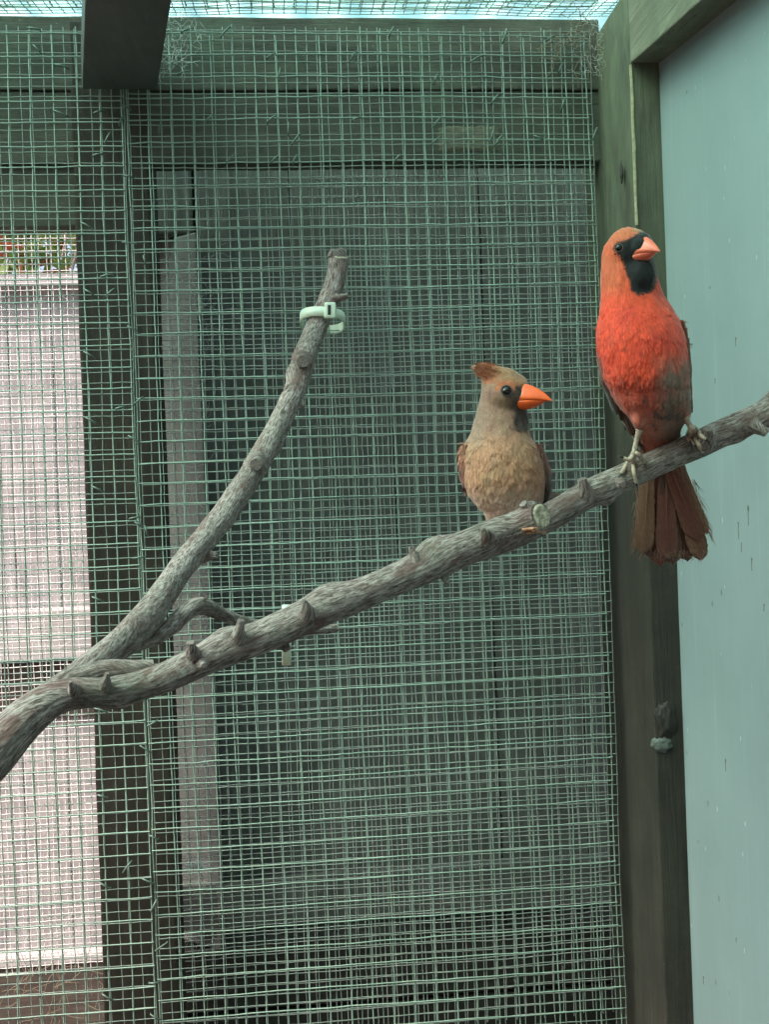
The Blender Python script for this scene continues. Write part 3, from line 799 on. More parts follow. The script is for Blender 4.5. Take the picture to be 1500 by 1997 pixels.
def loft_sections(secs, n=28):
    """secs: (py, xl, xr, Ycentre, depth half m)"""
    v, f = [], []
    if len(secs) > 8: secs = [tuple(x) for x in catmull(secs, len(secs)*4)]
    for py, xl, xr, Yc, dh in secs:
        c = PY((xl+xr)/2, py, Yc); D = ray((xl+xr)/2, py).normalized(); hw = (xr-xl)/2/FPX*(c-CAM).dot(F)
        for k in range(n):
            a = 2*math.pi*k/n; v.append(c+RT*hw*math.cos(a)+D*dh*math.sin(a))
    for i in range(len(secs)-1):
        for k in range(n): f.append((i*n+k, i*n+(k+1) % n, (i+1)*n+(k+1) % n, (i+1)*n+k))
    f += [tuple(range(n))[::-1], tuple((len(secs)-1)*n+k for k in range(n))]
    return v, f
def ellipsoid(px, py, Y, rx, ry, rz, rot=0, seg=24):
    """rx, rz in px, ry depth in metres; rot in degrees in the picture plane"""
    c = PY(px, py, Y); D = ray(px, py).normalized(); s = Y/FPX
    a = R_(rot); X = RT*math.cos(a)+UP*math.sin(a); Z = UP*math.cos(a)-RT*math.sin(a)
    bm = bmesh.new(); bmesh.ops.create_uvsphere(bm, u_segments=seg, v_segments=seg//2, radius=1)
    v = [c+X*w.co.x*rx*s+D*w.co.y*ry+Z*w.co.z*rz*s for w in bm.verts]; f = [tuple(x.index for x in q.verts) for q in bm.faces]
    bm.free(); return v, f
def fuse(parts, voxel, smooth_it=6):
    v, f = [], []
    for a, b_ in parts:
        o = len(v); v += list(a); f += [tuple(o+i for i in q) for q in b_]
    me = mesh('tmp', v, f)
    bm = bmesh.new(); bm.from_mesh(me); bmesh.ops.recalc_face_normals(bm, faces=bm.faces[:]); bm.to_mesh(me); bm.free()
    o = bpy.data.objects.new('tmp', me); C.objects.link(o)
    r = o.modifiers.new('r', 'REMESH'); r.mode = 'VOXEL'; r.voxel_size = voxel
    s = o.modifiers.new('s', 'SMOOTH'); s.iterations = smooth_it; s.factor = .5
    dg = bpy.context.evaluated_depsgraph_get(); me2 = bpy.data.meshes.new_from_object(o.evaluated_get(dg))
    bpy.data.objects.remove(o); bpy.data.meshes.remove(me); me2.shade_smooth(); me2.materials.clear(); return me2
def paint(me, cols):
    at = me.color_attributes.new('pigment', 'FLOAT_COLOR', 'POINT')
    arr = np.ones((len(me.vertices), 4), np.float32); arr[:, :3] = np.array(cols, np.float32); at.data.foreach_set('color', arr.ravel())
def feathers(me, pig, flow, count, size, seed, skip=None, lift=.12, wid=.34, jit=.25):
    """small overlapping contour feathers over a body mesh"""
    r = random.Random(seed); me.calc_loop_triangles()
    vs_ = [v.co.copy() for v in me.vertices]; tris = [tuple(t.vertices) for t in me.loop_triangles]; nr = [v.normal.copy() for v in me.vertices]
    ar = np.array([((vs_[b]-vs_[a]).cross(vs_[c]-vs_[a])).length for a, b, c in tris]); cs = np.cumsum(ar); cs /= cs[-1]
    v, f, col = [], [], []
    for _ in range(count):
        a, b_, c = tris[int(np.searchsorted(cs, r.random()))]
        u, w = r.random(), r.random()
        if u+w > 1: u, w = 1-u, 1-w
        p = vs_[a]*(1-u-w)+vs_[b_]*u+vs_[c]*w; n = (nr[a]*(1-u-w)+nr[b_]*u+nr[c]*w).normalized()
        x, y = proj(p); toward = n.dot((CAM-p).normalized())
        if toward < -.35 and r.random() < .6: continue
        if skip and skip(x, y): continue
        fl, sz = flow(x, y, p); d = (fl-n*fl.dot(n))
        if d.length < .05: continue
        d = (d.normalized()+Vector((r.gauss(0, 1), r.gauss(0, 1), r.gauss(0, 1)))*jit*.5).normalized(); d = (d-n*d.dot(n)).normalized()
        L = size*sz*r.uniform(.7, 1.3); W = L*wid; s = n.cross(d); lf = lift*r.uniform(.5, 1.6)*(1+2.2*max(0, mn.noise(p*95+Vector((seed, 0, 0)))))
        cc = pig(x, y, n); k = r.uniform(.76, 1.2); cc = tuple(min(1, t*k) for t in cc)
        b0 = p-n*.0003
        o = len(v)
        v += [b0-s*W*.35, b0+s*W*.35, b0+d*L*.5-s*W*.5+n*L*lf*.5, b0+d*L*.5+n*L*(lf*.5+.04), b0+d*L*.5+s*W*.5+n*L*lf*.5, b0+d*L+n*L*lf*.55]
        f += [(o, o+3, o+2), (o, o+1, o+3), (o+1, o+4, o+3), (o+2, o+3, o+5), (o+3, o+4, o+5)]
        col += [cc]*6
    m2 = mesh('contour_feathers', v, f); paint(m2, col); return m2
def ruffle(me, seed):
    """soft clumps in the plumage"""
    me.update()
    nrm = [v.normal.copy() for v in me.vertices]; new = []
    for v, vn in zip(me.vertices, nrm):
        p = v.co; q = Vector((p.x*170, p.y*170, p.z*75+seed)); a = mn.noise(q)
        new.append(p+vn*(.0008*a*abs(a)**.3 + .0004*mn.noise(Vector((p.x*420, p.y*420, p.z*150+seed)))))
    me.vertices.foreach_set('co', np.array([tuple(x) for x in new], np.float32).ravel()); me.update()
def raycaster(me):
    t = BVHTree.FromPolygons([v.co.copy() for v in me.vertices], [tuple(p.vertices) for p in me.polygons])
    def hit(px, py, off=0):
        d = ray(px, py).normalized(); h = t.ray_cast(CAM, d)
        return (h[0]-d*off, h[1]) if h[0] is not None else (None, None)
    return hit
def ball(name, c, r, parent, mat, sq=(1, 1, 1), seg=20):
    bm = bmesh.new(); bmesh.ops.create_uvsphere(bm, u_segments=seg, v_segments=seg//2, radius=r)
    for w in bm.verts: w.co = Vector((w.co.x*sq[0], w.co.y*sq[1], w.co.z*sq[2]))+Vector(c)
    me = bpy.data.meshes.new(name); bm.to_mesh(me); bm.free(); me.shade_smooth(); return link(name, me, parent, mat)
def torus(name, c, nrm, R1, r1, parent, mat):
    nrm = Vector(nrm).normalized(); s = nrm.cross(Vector((0, 0, 1))).normalized(); q = nrm.cross(s); v, f = [], []; n, m_ = 28, 8
    for i in range(n):
        a = 2*math.pi*i/n; d = s*math.cos(a)+q*math.sin(a)
        for j in range(m_): b_ = 2*math.pi*j/m_; v.append(Vector(c)+d*(R1+r1*math.cos(b_))+nrm*r1*math.sin(b_))
    for i in range(n):
        for j in range(m_): f.append((i*m_+j, i*m_+(j+1) % m_, ((i+1) % n)*m_+(j+1) % m_, ((i+1) % n)*m_+j))
    return link(name, mesh(name, v, f), parent, mat)
def beak(parent, G, T, upv, outv, Hu, Hl, W, mat, back=.25, pw=1.3):
    """two mandibles on the line gape G -> tip T; upv up, outv sideways"""
    ax = T-G; L = ax.length; ax = ax.normalized(); upv = (upv-ax*upv.dot(ax)).normalized(); side = ax.cross(upv).normalized()
    res = []
    for nm, sg, H, end in (('upper_mandible', 1, Hu, 1.0), ('lower_mandible', -1, Hl, .86)):
        v, f = [], []; n, m_ = 22, 16
        for i in range(n+1):
            t = -back+(end+back)*i/n; tt = max(0, t/end)
            h = H*(1-tt**pw)**.9; w = W*(1-tt**1.35)**.9
            if sg > 0: drop = -H*.10*tt**3
            else: drop = 0
            c = G+ax*L*t+upv*(drop+.0)
            for k in range(m_+1):
                a = math.pi*k/m_; v.append(c+side*w*math.cos(a)+upv*sg*(h*math.sin(a))+upv*sg*.00015)
            v.append(c+upv*sg*.00005)
        q = m_+2
        for i in range(n):
            for k in range(q): f.append((i*q+k, i*q+(k+1) % q, (i+1)*q+(k+1) % q, (i+1)*q+k))
        me = mesh(nm, v, f); bm = bmesh.new(); bm.from_mesh(me); bmesh.ops.recalc_face_normals(bm, faces=bm.faces[:]); bm.to_mesh(me); bm.free()
        res.append(link(nm, me, parent, mat))
    return res
def toe(parent, pts, r0, r1, mat, claw=True):
    """pts 3-D; scaled joints"""
    S_ = catmull([tuple(p) for p in pts], 26)
    rad = [(r0+(r1-r0)*i/25)*(1+.10*math.sin(i*1.9)) for i in range(26)]
    v, f = tube_mesh([Vector(s) for s in S_], rad, 10); o = link('toe', mesh('toe', v, f), parent, mat)
    if claw:
        d = (Vector(S_[-1])-Vector(S_[-4])).normalized(); p = Vector(S_[-1])
        cp = [p-d*.0006, p+d*.002+Vector((0, -.0006, 0)), p+d*.0042+Vector((0, -.0002, -.0010)), p+d*.0056+Vector((0, .0010, -.0024))]
        S2 = catmull([tuple(x) for x in cp], 10); v, f = tube_mesh([Vector(s) for s in S2], [r1*.85*(1-i/9.5) for i in range(10)], 8)
        c = link('claw', mesh('claw', v, f), parent, M['claw'])
    return o
def blade(name, root, tip, sidev, nrm, w0, w1, parent, c1, c2, seed, ragged=.10, round_=.11, bend=0):
    """a flight or tail feather: two vanes and a shaft, real thickness in the shaft"""
    r = random.Random(seed); ax = tip-root; L = ax.length; v, f, col = [], [], []; n, m_ = 44, 6
    nrm = nrm.normalized()
    for i in range(n+1):
        t = i/n; w = (w0+(w1-w0)*min(1, t*1.15))
        if t > 1-round_: u = (t-(1-round_))/round_; w *= math.sqrt(max(.003, 1-u*u))
        w *= 1+ragged*.5*mn.noise(Vector((seed, t*24, 0)))
        for k in range(-m_, m_+1):
            s = k/m_; wl = w*(1.0 if k < 0 else .92)
            rag = ragged*1.2*mn.noise(Vector((t*60, seed*3, 1 if k < 0 else 5)))*abs(s)**3 if abs(s) > .8 else 0
            fr = ax.normalized()*L*.035*mn.noise(Vector((s*14, seed*5, 2)))*smooth01(t, .9, 1)
            p = root+ax*t+fr+sidev*wl*(s+rag)+nrm*(.0010*(1-s*s)+bend*math.sin(t*math.pi)+.0002*((k % 2)-.5))
            v.append(p)
            k_ = smooth01(abs(s), .35, .95)*.6+.4*smooth01(t, .55, 1); cc = lerp(c1, c2, k_)
            b_ = 1+.22*mn.noise(Vector((s*9+seed, t*5, 0)))+.25*mn.noise(Vector((t*80+abs(s)*16, seed, 0))); col.append(tuple(max(0, x*b_) for x in cc))
    q = 2*m_+1
    for i in range(n):
        for k in range(q-1): f.append((i*q+k, i*q+k+1, (i+1)*q+k+1, (i+1)*q+k))
    sp = [root+ax*(i/12)+nrm*(.0013+bend*math.sin(i/12*math.pi)) for i in range(13)]
    a, b_ = tube_mesh(sp, [.0007*(1-i/14) for i in range(13)], 5)
    o = len(v); v += a; f += [tuple(o+i for i in qq) for qq in b_]; col += [lerp(c1, (.35, .18, .12), .4)]*len(a)
    me = mesh(name, v, f); paint(me, col); return link(name, me, parent, M['plume'])

# ================= red male
DM = .690
male = empty('cardinal', PY(1270, 880, DM)); tag(male, 'red male songbird with black face, upright on the branch against the painted wall', 'bird')
secs = []
L_ = [(448, 1225), (458, 1200), (470, 1186), (485, 1177), (500, 1174), (520, 1172), (545, 1171), (570, 1171), (595, 1171), (615, 1167), (635, 1164), (655, 1163), (680, 1164), (710, 1169), (740, 1178), (765, 1190), (790, 1205), (815, 1226), (835, 1238), (860, 1247), (890, 1252), (915, 1256)]
Rr = [(448, 1250), (458, 1262), (470, 1266), (485, 1268), (500, 1272), (520, 1280), (545, 1285), (570, 1292), (595, 1308), (615, 1320), (635, 1329), (655, 1336), (680, 1341), (710, 1345), (740, 1347), (765, 1348), (790, 1349), (815, 1343), (835, 1330), (860, 1326), (890, 1322), (915, 1318)]
for (y, xl), (_, xr) in zip(L_, Rr):
    w = (xr-xl)/2/FPX*DM
    # depth of the centre: breast forward, back behind; head a bit forward
    yc = DM + pinterp([(440, .002), (520, .003), (590, .001), (660, -.002), (740, -.003), (800, .003), (840, .016), (870, .036), (915, .052)], y)
    dh = w*pinterp([(440, 1.05), (520, 1.0), (600, 1.0), (700, 1.05), (800, .95), (850, .6), (915, .35)], y)
    secs.append((y, xl, xr, yc, dh))
parts = [loft_sections(secs), ellipsoid(1226, 487, DM-.002, 44, .0158, 46), ellipsoid(1252, 478, DM-.010, 24, .012, 26), ellipsoid(1250, 535, DM-.009, 32, .012, 38),
         ellipsoid(1336, 795, DM-.000, 13, .010, 26, 0), ellipsoid(1244, 808, DM-.002, 16, .010, 28, 15)]
mb = fuse(parts, .0011, 28)
MASK = [(1268, 447), (1252, 449), (1240, 458), (1226, 466), (1212, 470), (1200, 474), (1196, 486), (1204, 497), (1212, 505), (1217, 520), (1222, 535), (1228, 552), (1231, 568), (1244, 577), (1262, 574), (1274, 568), (1281, 550), (1284, 530), (1284, 508), (1276, 500), (1275, 470)]
red1, red2, red3 = (.68, .062, .028), (.52, .042, .028), (.66, .125, .055)
olive, grey, pink = (.34, .13, .055), (.20, .13, .10), (.50, .17, .12)
def pigM(x, y, n):
    c = lerp(red3, red1, smooth01(y, 500, 620)); nz = mn.noise(Vector((x*.022, y*.022, 1)))
    c = lerp(c, red2, max(0, nz)*1.1); c = lerp(c, (.30, .05, .035), max(0, mn.noise(Vector((x*.075, y*.04, 3))))*.75*smooth01(y, 590, 680))
    # duller orange crown and nape
    c = lerp(c, (.44, .14, .065), .65*(1-smooth01(y, 455, 500)) + .45*(1-smooth01(abs(y-535), 15, 55))*(1-smooth01(x, 1190, 1225)))
    c = lerp(c, pink, smooth01(y+14*nz, 700, 850)*.9)
    k = smooth01(x, 1262, 1308)*smooth01(y, 668, 725)*(1-smooth01(y, 850, 890)*.8)
    nz2 = mn.noise(Vector((x*.06, y*.04, 5))); c = lerp(c, grey, min(1, k*(.85+.6*nz2)))
    k3 = smooth01(mn.noise(Vector((x*.07, y*.06, 9))), .15, .4)*smooth01(y, 730, 790)*(1-smooth01(y, 825, 850)); c = lerp(c, (.07, .055, .05), k3*.8*smooth01(x, 1235, 1262))
    if x < 1192 and 690 < y < 850: c = lerp(c, (.06, .03, .025), .8*smooth01(1192-x+(y-690)*.12, 14, 26))
    dm = polydist(x+4*mn.noise(Vector((x*.3, y*.3, 2))), y+5*mn.noise(Vector((x*.3, y*.3, 7))), MASK)
    if n.dot((CAM-PY(x, y, DM)).normalized()) > -.15: c = lerp(c, (.010, .011, .012), smooth01(dm, -3, 3))
    if y < 452 and x > 1235: c = lerp(c, (.30, .22, .10), .6)
    return c
bt = PY(1262, 485, DM-.012)
def flowM(x, y, p):
    d = (p-PY(1278, 482, DM-.02)).normalized(); k = smooth01(y, 470, 590)
    return d*(1-k)+(Vector((0, .15, -1))+RT*((1255-x)*-.002))*k, .55+.6*smooth01(y, 500, 680)
ruffle(mb, 3); paint(mb, [pigM(*proj(v.co), v.normal) for v in mb.vertices])
mbody = link('body', mb, male, M['plume'])
link('contour_feathers', feathers(mb, pigM, flowM, 18000, .0042, 5, skip=lambda x, y: math.hypot(x-1207, y-483) < 8.5, lift=.06, wid=.34), male, M['plume'])
hitM = raycaster(mb)
p, n_ = hitM(1207, 484)
ball('eye', p+n_*-.0008, .0027, male, M['eye'])
M['ringM'] = simple('ring_skin', (.12, .09, .07), .6)
torus('eye_ring', p+n_*.0004, n_, .0027, .00028, male, M['ringM'])
G = PY(1249, 501, DM-.0125); T = PY(1288, 487, DM-.027)
beak(male, G, T, UP, RT, .0150, .0042, .0076, M['beakM'], back=.08, pw=1.5)
# wing edges seen at both flanks
def slab(name, pts, parent, col, off, thick=.004, seed=0, n_feath=350, size=.007, fl=Vector((0, .1, -1))):
    """pts: (py, xl, xr, Y) lens-shaped section"""
    me = fuse([loft_sections([(y, a, b_, Y, thick*(.45+.55*math.sin(math.pi*(i+.6)/(len(pts)+.2)))) for i, (y, a, b_, Y) in enumerate(pts)], 20)], .0010, 3)
    cols = [col(*proj(v.co), v.normal) for v in me.vertices]; paint(me, cols); o = link(name, me, parent, M['plume'])
    m2 = feathers(me, col, lambda x, y, p: (fl, 1), n_feath, size, seed, lift=.05, wid=.3, jit=.12)
    link('contour_feathers', m2, o, M['plume']).location = (0, 0, 0) ; return o
def wcolM(x, y, n):
    c = lerp((.30, .045, .03), (.045, .025, .022), smooth01(y, 690, 760)); return c
slab('wing', [(640, 1170, 1190, .712), (690, 1164, 1192, .714), (740, 1170, 1200, .716), (790, 1190, 1218, .718), (835, 1222, 1238, .722), (870, 1244, 1256, .728)], male, wcolM, 0, .012, 3)
slab('wing', [(625, 1310, 1334, .708), (670, 1318, 1345, .712), (715, 1322, 1349.5, .714), (765, 1330, 1349, .718), (810, 1330, 1346, .722)], male, lambda x, y, n: lerp((.30, .06, .03), (.13, .055, .04), smooth01(y, 650, 720)), 0, .012, 4)
v, f = tube_mesh([PY(1338, 671, .708), PY(1352, 671.5, .708)], [.0006, .0002], 6); me = mesh('stray_quill', v, f); paint(me, [(.05, .04, .03)]*len(v)); link('stray_quill', me, male, M['plume'])
# tail feathers: fan behind the branch
TF = [  # root x, tip x, tip y, w0, w1 px
 (1285, 1361, 1052, 10, 24, .745), (1312, 1367, 1090, 10, 23, .748), (1300, 1338, 1092, 11, 24, .751), (1292, 1312, 1099, 11, 24, .754), (1284, 1288, 1102, 11, 24, .757), (1276, 1270, 1088, 11, 22, .754), (1268, 1255, 1077, 10, 23, .750), (1304, 1377, 1040, 8, 15, .757), (1296, 1302, 1088, 10, 24, .745)]
for i, (xr_, xt, yt, w0, w1, Yt) in enumerate(TF):
    root = PY(xr_, 850, .738+i*.0006); tip = PY(xt, yt, Yt+.008+.0022*(i % 3))
    c1 = [(.16, .05, .038), (.20, .09, .06), (.10, .04, .032), (.09, .038, .032), (.17, .055, .045), (.08, .034, .028), (.23, .115, .075), (.28, .14, .085), (.17, .055, .045)][i]
    o = blade('tail_feather', root, tip, (RT+Vector((0, .06*(1 if i % 2 else -1), 0))).normalized(), -F, w0/FPX*.72, w1/FPX*.74, male, c1, lerp(c1, (.26, .13, .09), .45), i+1, .14, .12)
# loose barbs along the tail edges and flight feathers laid over the wings
def barbs(parent, n, fa, fb_, seed, cols, rad=.00016):
    r = random.Random(seed); v, f, col = [], [], []
    for k in range(n):
        p = fa(r); q = fb_(r, p); a_, b_ = tube_mesh([p, (p+q)/2+Vector((r.gauss(0, .0006), -.0006, r.gauss(0, .0006))), q], [rad, rad*.8, rad*.3], 4, False)
        o = len(v); v += a_; f += [tuple(o+i for i in t) for t in b_]; c_ = r.choice(cols); col += [c_]*len(a_)
    me = mesh('loose_barbs', v, f); paint(me, col); tag(link('loose_barbs', me, parent, M['plume']), kind='stuff')
def edge_pt(r):
    t = r.random(); s_ = r.random() < .5
    return PY(1247-13*t+r.gauss(0, 2), 935+130*t, .742) if s_ else PY(1350+34*t+r.gauss(0, 2), 930+110*t, .748)
barbs(male, 120, edge_pt, lambda r, p: p+RT*(.006 if p.x > PY(1290, 1000, .745).x else -.004)*r.random()+Vector((0, -.002*r.random(), -.010*r.uniform(.5, 1.2))), 4, [(.30, .15, .10), (.42, .26, .18), (.16, .07, .05)])
barbs(male, 160, lambda r: PY(1240+r.random()*135, 1070+r.random()*18, .738), lambda r, p: p+Vector((r.gauss(0, .002), 0, -.006*r.random())), 5, [(.20, .09, .06), (.32, .17, .12), (.10, .05, .04)])
for i, (ax_, ay, bx_, by_, w_) in enumerate([(1172, 700, 1232, 850, 5), (1168, 680, 1216, 822, 5), (1178, 720, 1248, 872, 4)]):
    blade('flight_feather', PY(ax_, ay, .706+i*.001), PY(bx_, by_, .712+i*.001), (RT+F*.5).normalized(), -F, w_/FPX*.7, w_/FPX*.7, male, (.05, .028, .026), (.12, .04, .03), 40+i, .08, .1)
for i, (ax_, ay, bx_, by_, w_) in enumerate([(1338, 640, 1349, 772, 4), (1334, 630, 1346, 742, 4), (1342, 660, 1350, 806, 4)]):
    blade('flight_feather', PY(ax_, ay, .700+i*.001), PY(bx_, by_, .704+i*.001), (RT+F*.5).normalized(), -F, w_/FPX*.7, w_/FPX*.7, male, (.10, .04, .03), (.22, .07, .045), 50+i, .08, .1)
# legs
def leg(parent, hip, ankle, r, mat):
    S_ = catmull([tuple(hip), tuple(hip*.5+ankle*.5+Vector((0, .001, 0))), tuple(ankle)], 24)
    v, f = tube_mesh([Vector(s) for s in S_], [r*(1.5-.5*min(1, i/7)+(.35 if i > 21 else 0)+.06*math.sin(i*2.1)) for i in range(24)], 12)
    return link('leg', mesh('leg', v, f), parent, mat)
a = onbranch(1236, 886, .003); leg(male, PY(1247, 838, .687), a, .0017, M['leg'])
for pts in ([(1236, 884), (1226, 899), (1217, 915), (1211, 924)], [(1236, 884), (1235, 903), (1237, 922), (1241, 942)], [(1238, 882), (1247, 888), (1254, 897), (1258, 906)], [(1236, 884), (1232, 893), (1224, 896), (1216, 893)]):
    toe(male, [onbranch(x, y, .0019) for x, y in pts], .0018, .0012, M['leg'])
a = onbranch(1350, 838, .003, .688); leg(male, PY(1337, 812, .686), a, .0020, M['leg'])
for pts in ([(1348, 838), (1347, 852), (1351, 862), (1356, 868)], [(1350, 836), (1356, 852), (1364, 868), (1370, 882)], [(1352, 834), (1361, 841), (1368, 850), (1376, 857)], [(1348, 838), (1343, 846), (1342, 854), (1345, 862)]):
    toe(male, [onbranch(x, y, .0019) for x, y in pts], .0020, .0013, M['leg'])

# ================= brown female
DF = .735
fem = empty('cardinal', PY(990, 1000, DF)); tag(fem, 'tan female songbird with orange beak and swept crest, behind the sawn branch end', 'bird')
L_ = [(716, 948), (726, 944), (740, 941), (755, 940), (775, 937), (795, 931), (820, 925), (845, 918), (865, 908), (885, 903), (910, 903), (935, 904), (955, 909), (975, 920), (992, 936), (1006, 950), (1025, 968), (1045, 985)]
Rr = [(716, 988), (726, 1010), (740, 1026), (755, 1034), (775, 1030), (795, 1028), (820, 1032), (845, 1034), (865, 1044), (885, 1052), (910, 1059), (935, 1062), (955, 1062), (975, 1060), (992, 1054), (1006, 1048), (1025, 1035), (1045, 1010)]
secs = []
for (y, xl), (_, xr) in zip(L_, Rr):
    w = (xr-xl)/2/FPX*DF
    secs.append((y, xl, xr, DF+pinterp([(700, .0), (800, .002), (860, -.001), (940, -.0045), (1000, -.004), (1045, .002)], y), w*pinterp([(700, .75), (780, .85), (900, 1.0), (1045, .8)], y)))
parts = [loft_sections(secs), ellipsoid(988, 768, DF-.002, 47, .0165, 42), ellipsoid(1012, 772, DF-.005, 26, .012, 30), ellipsoid(1008, 822, DF-.001, 24, .012, 30, 0), ellipsoid(972, 735, DF, 40, .0095, 20, -10), ellipsoid(947, 720, DF, 29, .0065, 13, -6), ellipsoid(956, 1000, DF-.002, 12, .008, 18)]
fb = fuse(parts, .0011, 24)
FACE = [(1034, 745), (1020, 752), (1006, 756), (1000, 775), (1000, 790), (1006, 805), (1004, 822), (1008, 838), (1020, 842), (1034, 838), (1040, 800), (1036, 770)]
def pigF(x, y, n):
    nz = mn.noise(Vector((x*.03, y*.03, 1))); nz2 = mn.noise(Vector((x*.09, y*.06, 4)))
    head = (.27, .145, .11); breast = (.40, .19, .115); belly = (.68, .46, .38); crown = (.30, .16, .085)
    c = lerp(head, breast, smooth01(y, 820, 880)); c = lerp(c, belly, smooth01(y, 925, 1000)); c = lerp(c, (.30, .20, .11), max(0, nz)*.8)  # belly is pale itself, and lifted further to paint in bounced light
    c = lerp(c, (.28, .20, .15), max(0, nz2)*.6)
    c = lerp(c, crown, (1-smooth01(y, 738, 762))*.9)
    if y < 748: c = lerp(c, (.42, .11, .055), max(0, .8-abs(x-948)/45))
    d = math.hypot(x-988, y-763)
    if d < 27 and y < 764: c = lerp(c, (.44, .14, .07), (1-smooth01(d, 17, 26))*smooth01(770-y, 0, 12))
    if 1004 < x < 1032 and 738 < y < 756: c = lerp(c, (.40, .17, .07), .6)
    dm = polydist(x+5*nz2, y+4*nz, FACE)
    if n.dot((CAM-PY(x, y, DF)).normalized()) > -.1: c = lerp(c, (.035, .032, .032), smooth01(dm, -5, 5)*(.9+.3*nz2))
    dl = math.hypot((x-1008)/26, (y-782)/26); c = lerp(c, (.10, .075, .06), .65*(1-smooth01(dl, .45, 1.15)))
    c = lerp(c, (.21, .155, .12), (1-smooth01(x, 930, 960))*(1-smooth01(y, 850, 880))*.5)
    return c
def flowF(x, y, p):
    d = (p-PY(1062, 775, DF-.015)).normalized(); k = smooth01(y, 770, 850)
    return d*(1-k)+(Vector((0, .15, -1))+RT*((985-x)*-.002))*k, .6+.5*smooth01(y, 780, 900)
ruffle(fb, 8); paint(fb, [pigF(*proj(v.co), v.normal) for v in fb.vertices]); link('body', fb, fem, M['plume'])
link('contour_feathers', feathers(fb, pigF, flowF, 14000, .0046, 6, skip=lambda x, y: math.hypot(x-988, y-763) < 13, lift=.06, wid=.34), fem, M['plume'])
hitF = raycaster(fb)
p, n_ = hitF(988, 763)
ball('eye', p+n_*-.0009, .0038, fem, M['eye']); torus('eye_ring', p+n_*.0006, n_, .0038, .0006, fem, M['ring'])
G = PY(1024, 784, DF-.010); T = PY(1078, 779, DF-.022)
beak(fem, G, T, UP+RT*.1, RT, .0128, .0056, .0082, M['beakF'], pw=1.45)
# crest: long feathers swept back
v, f, col = [], [], []
r = random.Random(2)
for k in range(260):
    t = r.random()**1.8*.5; bx, by = 940+75*t+r.gauss(0, 4), 722+14*t*t+r.gauss(0, 6)
    dy_ = DF+r.gauss(0, .006); root = PY(bx, by+3, dy_); Lp = (18+18*(1-t))*r.uniform(.6, 1.25)
    tipx = max(bx-Lp, 921+r.random()*8); top = 705+max(0, tipx-978)*.42+max(0, 945-tipx)*.22
    tipy = max(by-4*(1-t)+r.gauss(0, 2.0), top)
    tip = PY(tipx, tipy, dy_+r.gauss(0, .001)); L = tip-root; s = L.cross(F).normalized()*.00045*r.uniform(.7, 1.2)
    cc = lerp(pigF(bx, by, -F), (.40, .14, .08), .3*r.random()); k_ = r.uniform(.8, 1.25); cc = tuple(x*k_ for x in cc)
    o = len(v); v += [root-s, root+s, root+L*.5-s+UP*.0005-F*.0003, root+L*.5+s+UP*.0005, tip]; f += [(o, o+1, o+3, o+2), (o+2, o+3, o+4)]; col += [cc]*5
me = mesh('crest', v, f); paint(me, col); link('crest', me, fem, M['plume'])
def wcolF(x, y, n):
    c = lerp((.34, .12, .06), (.30, .10, .075), smooth01(y, 870, 910)); c = lerp(c, (.16, .10, .09), smooth01(y, 925, 955)); return lerp(c, (.10, .07, .06), max(0, mn.noise(Vector((x*.12, y*.04, 2))))*.9)
slab('wing', [(862, 908, 922, .738), (875, 899, 924, .737), (895, 895, 922, .736), (920, 895.5, 918, .736), (940, 900, 914, .737), (952, 904, 912, .739)], fem, wcolF, 0, .012, 8, 260, .008)
slab('wing', [(866, 1040, 1054, .742), (885, 1044, 1064, .743), (910, 1048, 1072, .744), (940, 1054, 1075, .746), (970, 1058, 1073, .749), (985, 1058, 1068, .752)], fem, lambda x, y, n: lerp((.24, .07, .05), (.035, .03, .03), smooth01(y-(x-1055)*1.2, 890, 925)), 0, .012, 9, 260, .008)
for i, (ax_, ay, bx_, by_, w_) in enumerate([(908, 868, 900, 930, 6), (913, 872, 905, 948, 6), (918, 880, 912, 955, 5), (902, 880, 899, 915, 4), (1056, 885, 1070, 968, 5), (1050, 875, 1062, 935, 5), (1060, 900, 1066, 980, 5)]):
    blade('flight_feather', PY(ax_, ay, .727+(i % 4)*.0008), PY(bx_, by_, .729+(i % 4)*.0008), (RT+F*.3).normalized(), -F, w_/FPX*.72, w_/FPX*.72, fem, (.30, .12, .075) if i < 4 else (.10, .05, .04), (.16, .10, .085) if i < 4 else (.05, .04, .038), 60+i, .08, .14)
for i, (xt, yt) in enumerate(((1112, 982), (1104, 990), (1096, 985))):
    blade('tail_feather', PY(1045, 960+i*4, .758), PY(xt, yt, .80+i*.004), UP, -F, .004, .006, fem, (.16, .08, .055), (.25, .16, .11), 30+i)
leg(fem, PY(953, 1002, .735), PY(950, 1050, .728), .0018, M['legF'])
for pts in ([(1062, 1036), (1046, 1031), (1030, 1032), (1018, 1034)], [(1064, 1040), (1050, 1036), (1036, 1038), (1026, 1040)]):
    toe(fem, [onbranch(x, y, .0012, .69) for x, y in pts[::-1]], .0012, .0010, M['legF'], True)

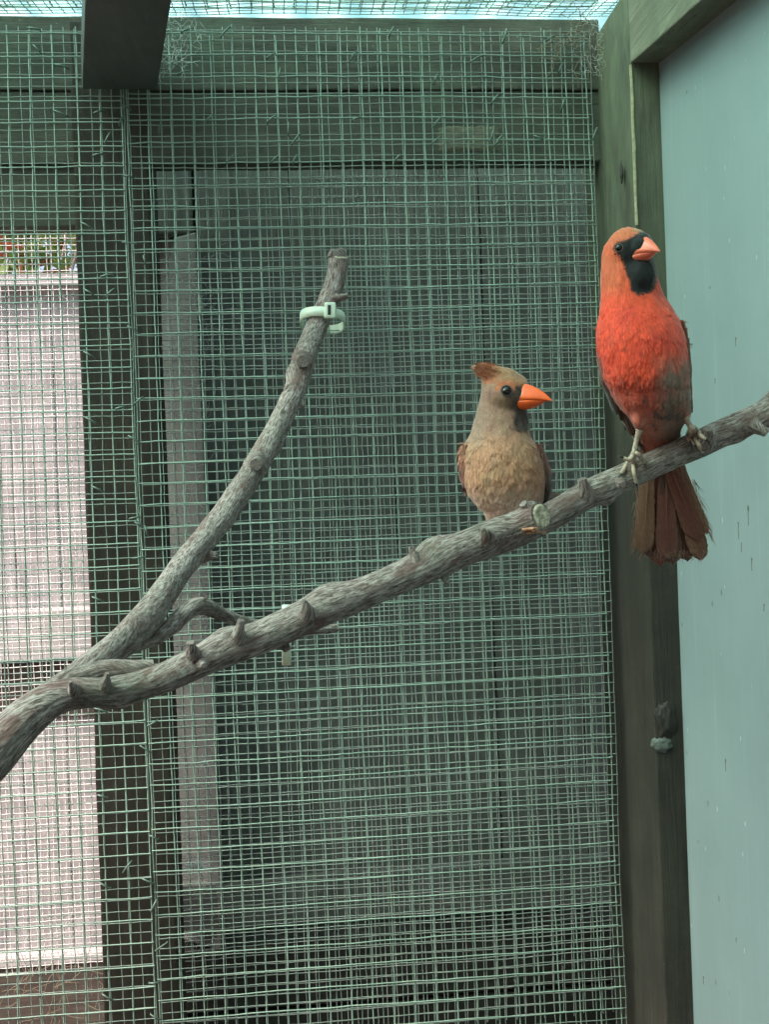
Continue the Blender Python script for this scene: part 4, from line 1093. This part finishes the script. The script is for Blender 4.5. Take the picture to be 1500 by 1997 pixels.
# ------------------------------------------------------------------ webs, fluff and dry stalks
def strands(name, n, region, Y, length, rad, mat, seed, lab, cat, curl=.6, zup=0):
    r = random.Random(seed); v, f = [], []
    for k in range(n):
        px, py = region(r); p = PY(px, py, Y+r.uniform(-.006, .006)); a = r.uniform(0, 2*math.pi); pts = [p]; L = length*r.uniform(.4, 1.4)
        for j in range(9):
            a += r.gauss(0, curl); p = p+Vector((math.cos(a), r.gauss(0, .25), math.sin(a)))*L/9; pts.append(p)
        a_, b_ = tube_mesh(pts, [rad]*len(pts), 4, False); o = len(v); v += a_; f += [tuple(o+i for i in q) for q in b_]
    return tag(link(name, mesh(name, v, f), None, mat), lab, cat, kind='stuff')
strands('cobweb', 230, lambda r: (322+r.random()**1.6*90, r.uniform(470, 1860)), 1.275, .03, .00013, M['web'], 1, 'torn white cobweb in front of the pale strip by the post', 'cobweb', .5)
strands('cobweb', 90, lambda r: (1195-r.random()**1.7*60, 40+r.random()**1.6*110), 1.190, .022, .00013, M['web'], 2, 'cobweb fluff in the top corner by the corner post', 'cobweb', .8)
strands('dry_stalks', 26, lambda r: (1080+r.random()*95, 45+r.random()*55), 1.192, .04, .0004, M['straw'], 3, 'dry curly stalks caught in the mesh at the top corner', 'stalks', .5)
strands('cobweb', 60, lambda r: (330+r.random()**2*60, 25+r.random()*110), 1.19, .025, .00013, M['web'], 4, 'cobweb beside the dark rafter', 'cobweb', .5)
strands('cobweb', 90, lambda r: (r.random()*150, r.uniform(560, 1880)), 1.9, .05, .00016, M['web'], 6, 'thin cobweb threads across the bright opening', 'cobweb', .3)
strands('dry_stalks', 34, lambda r: (r.random()*200, r.uniform(1880, 2000)), 2.05, .08, .0005, M['straw'], 7, 'dry straw stalks at the foot of the bright opening', 'stalks', .18)
def fluff(c, n, spread, seed, lab):
    r = random.Random(seed); v, f = [], []; c = Vector(c)
    for k in range(n):
        d = Vector((r.gauss(0, 1)*spread[0], r.gauss(0, .4)*spread[0], r.gauss(0, 1)*spread[1])); p = c+d*.3; q = c+d
        a_, b_ = tube_mesh([p, (p+q)/2+Vector((r.gauss(0, .001), 0, r.gauss(0, .001))), q], [.00025, .0002, .0001], 4, False); o = len(v); v += a_; f += [tuple(o+i for i in qq) for qq in b_]
    tag(link('down_feather', mesh('down_feather', v, f), None, M['fluff']), lab, 'feather')
fluff(PY(378, 1688, 1.285), 160, (.010, .006), 1, 'white down feather caught in the mesh low beside the post')
fluff(PY(398, 1486, 1.285), 60, (.003, .005), 2, 'tiny white down feather higher up beside the post')
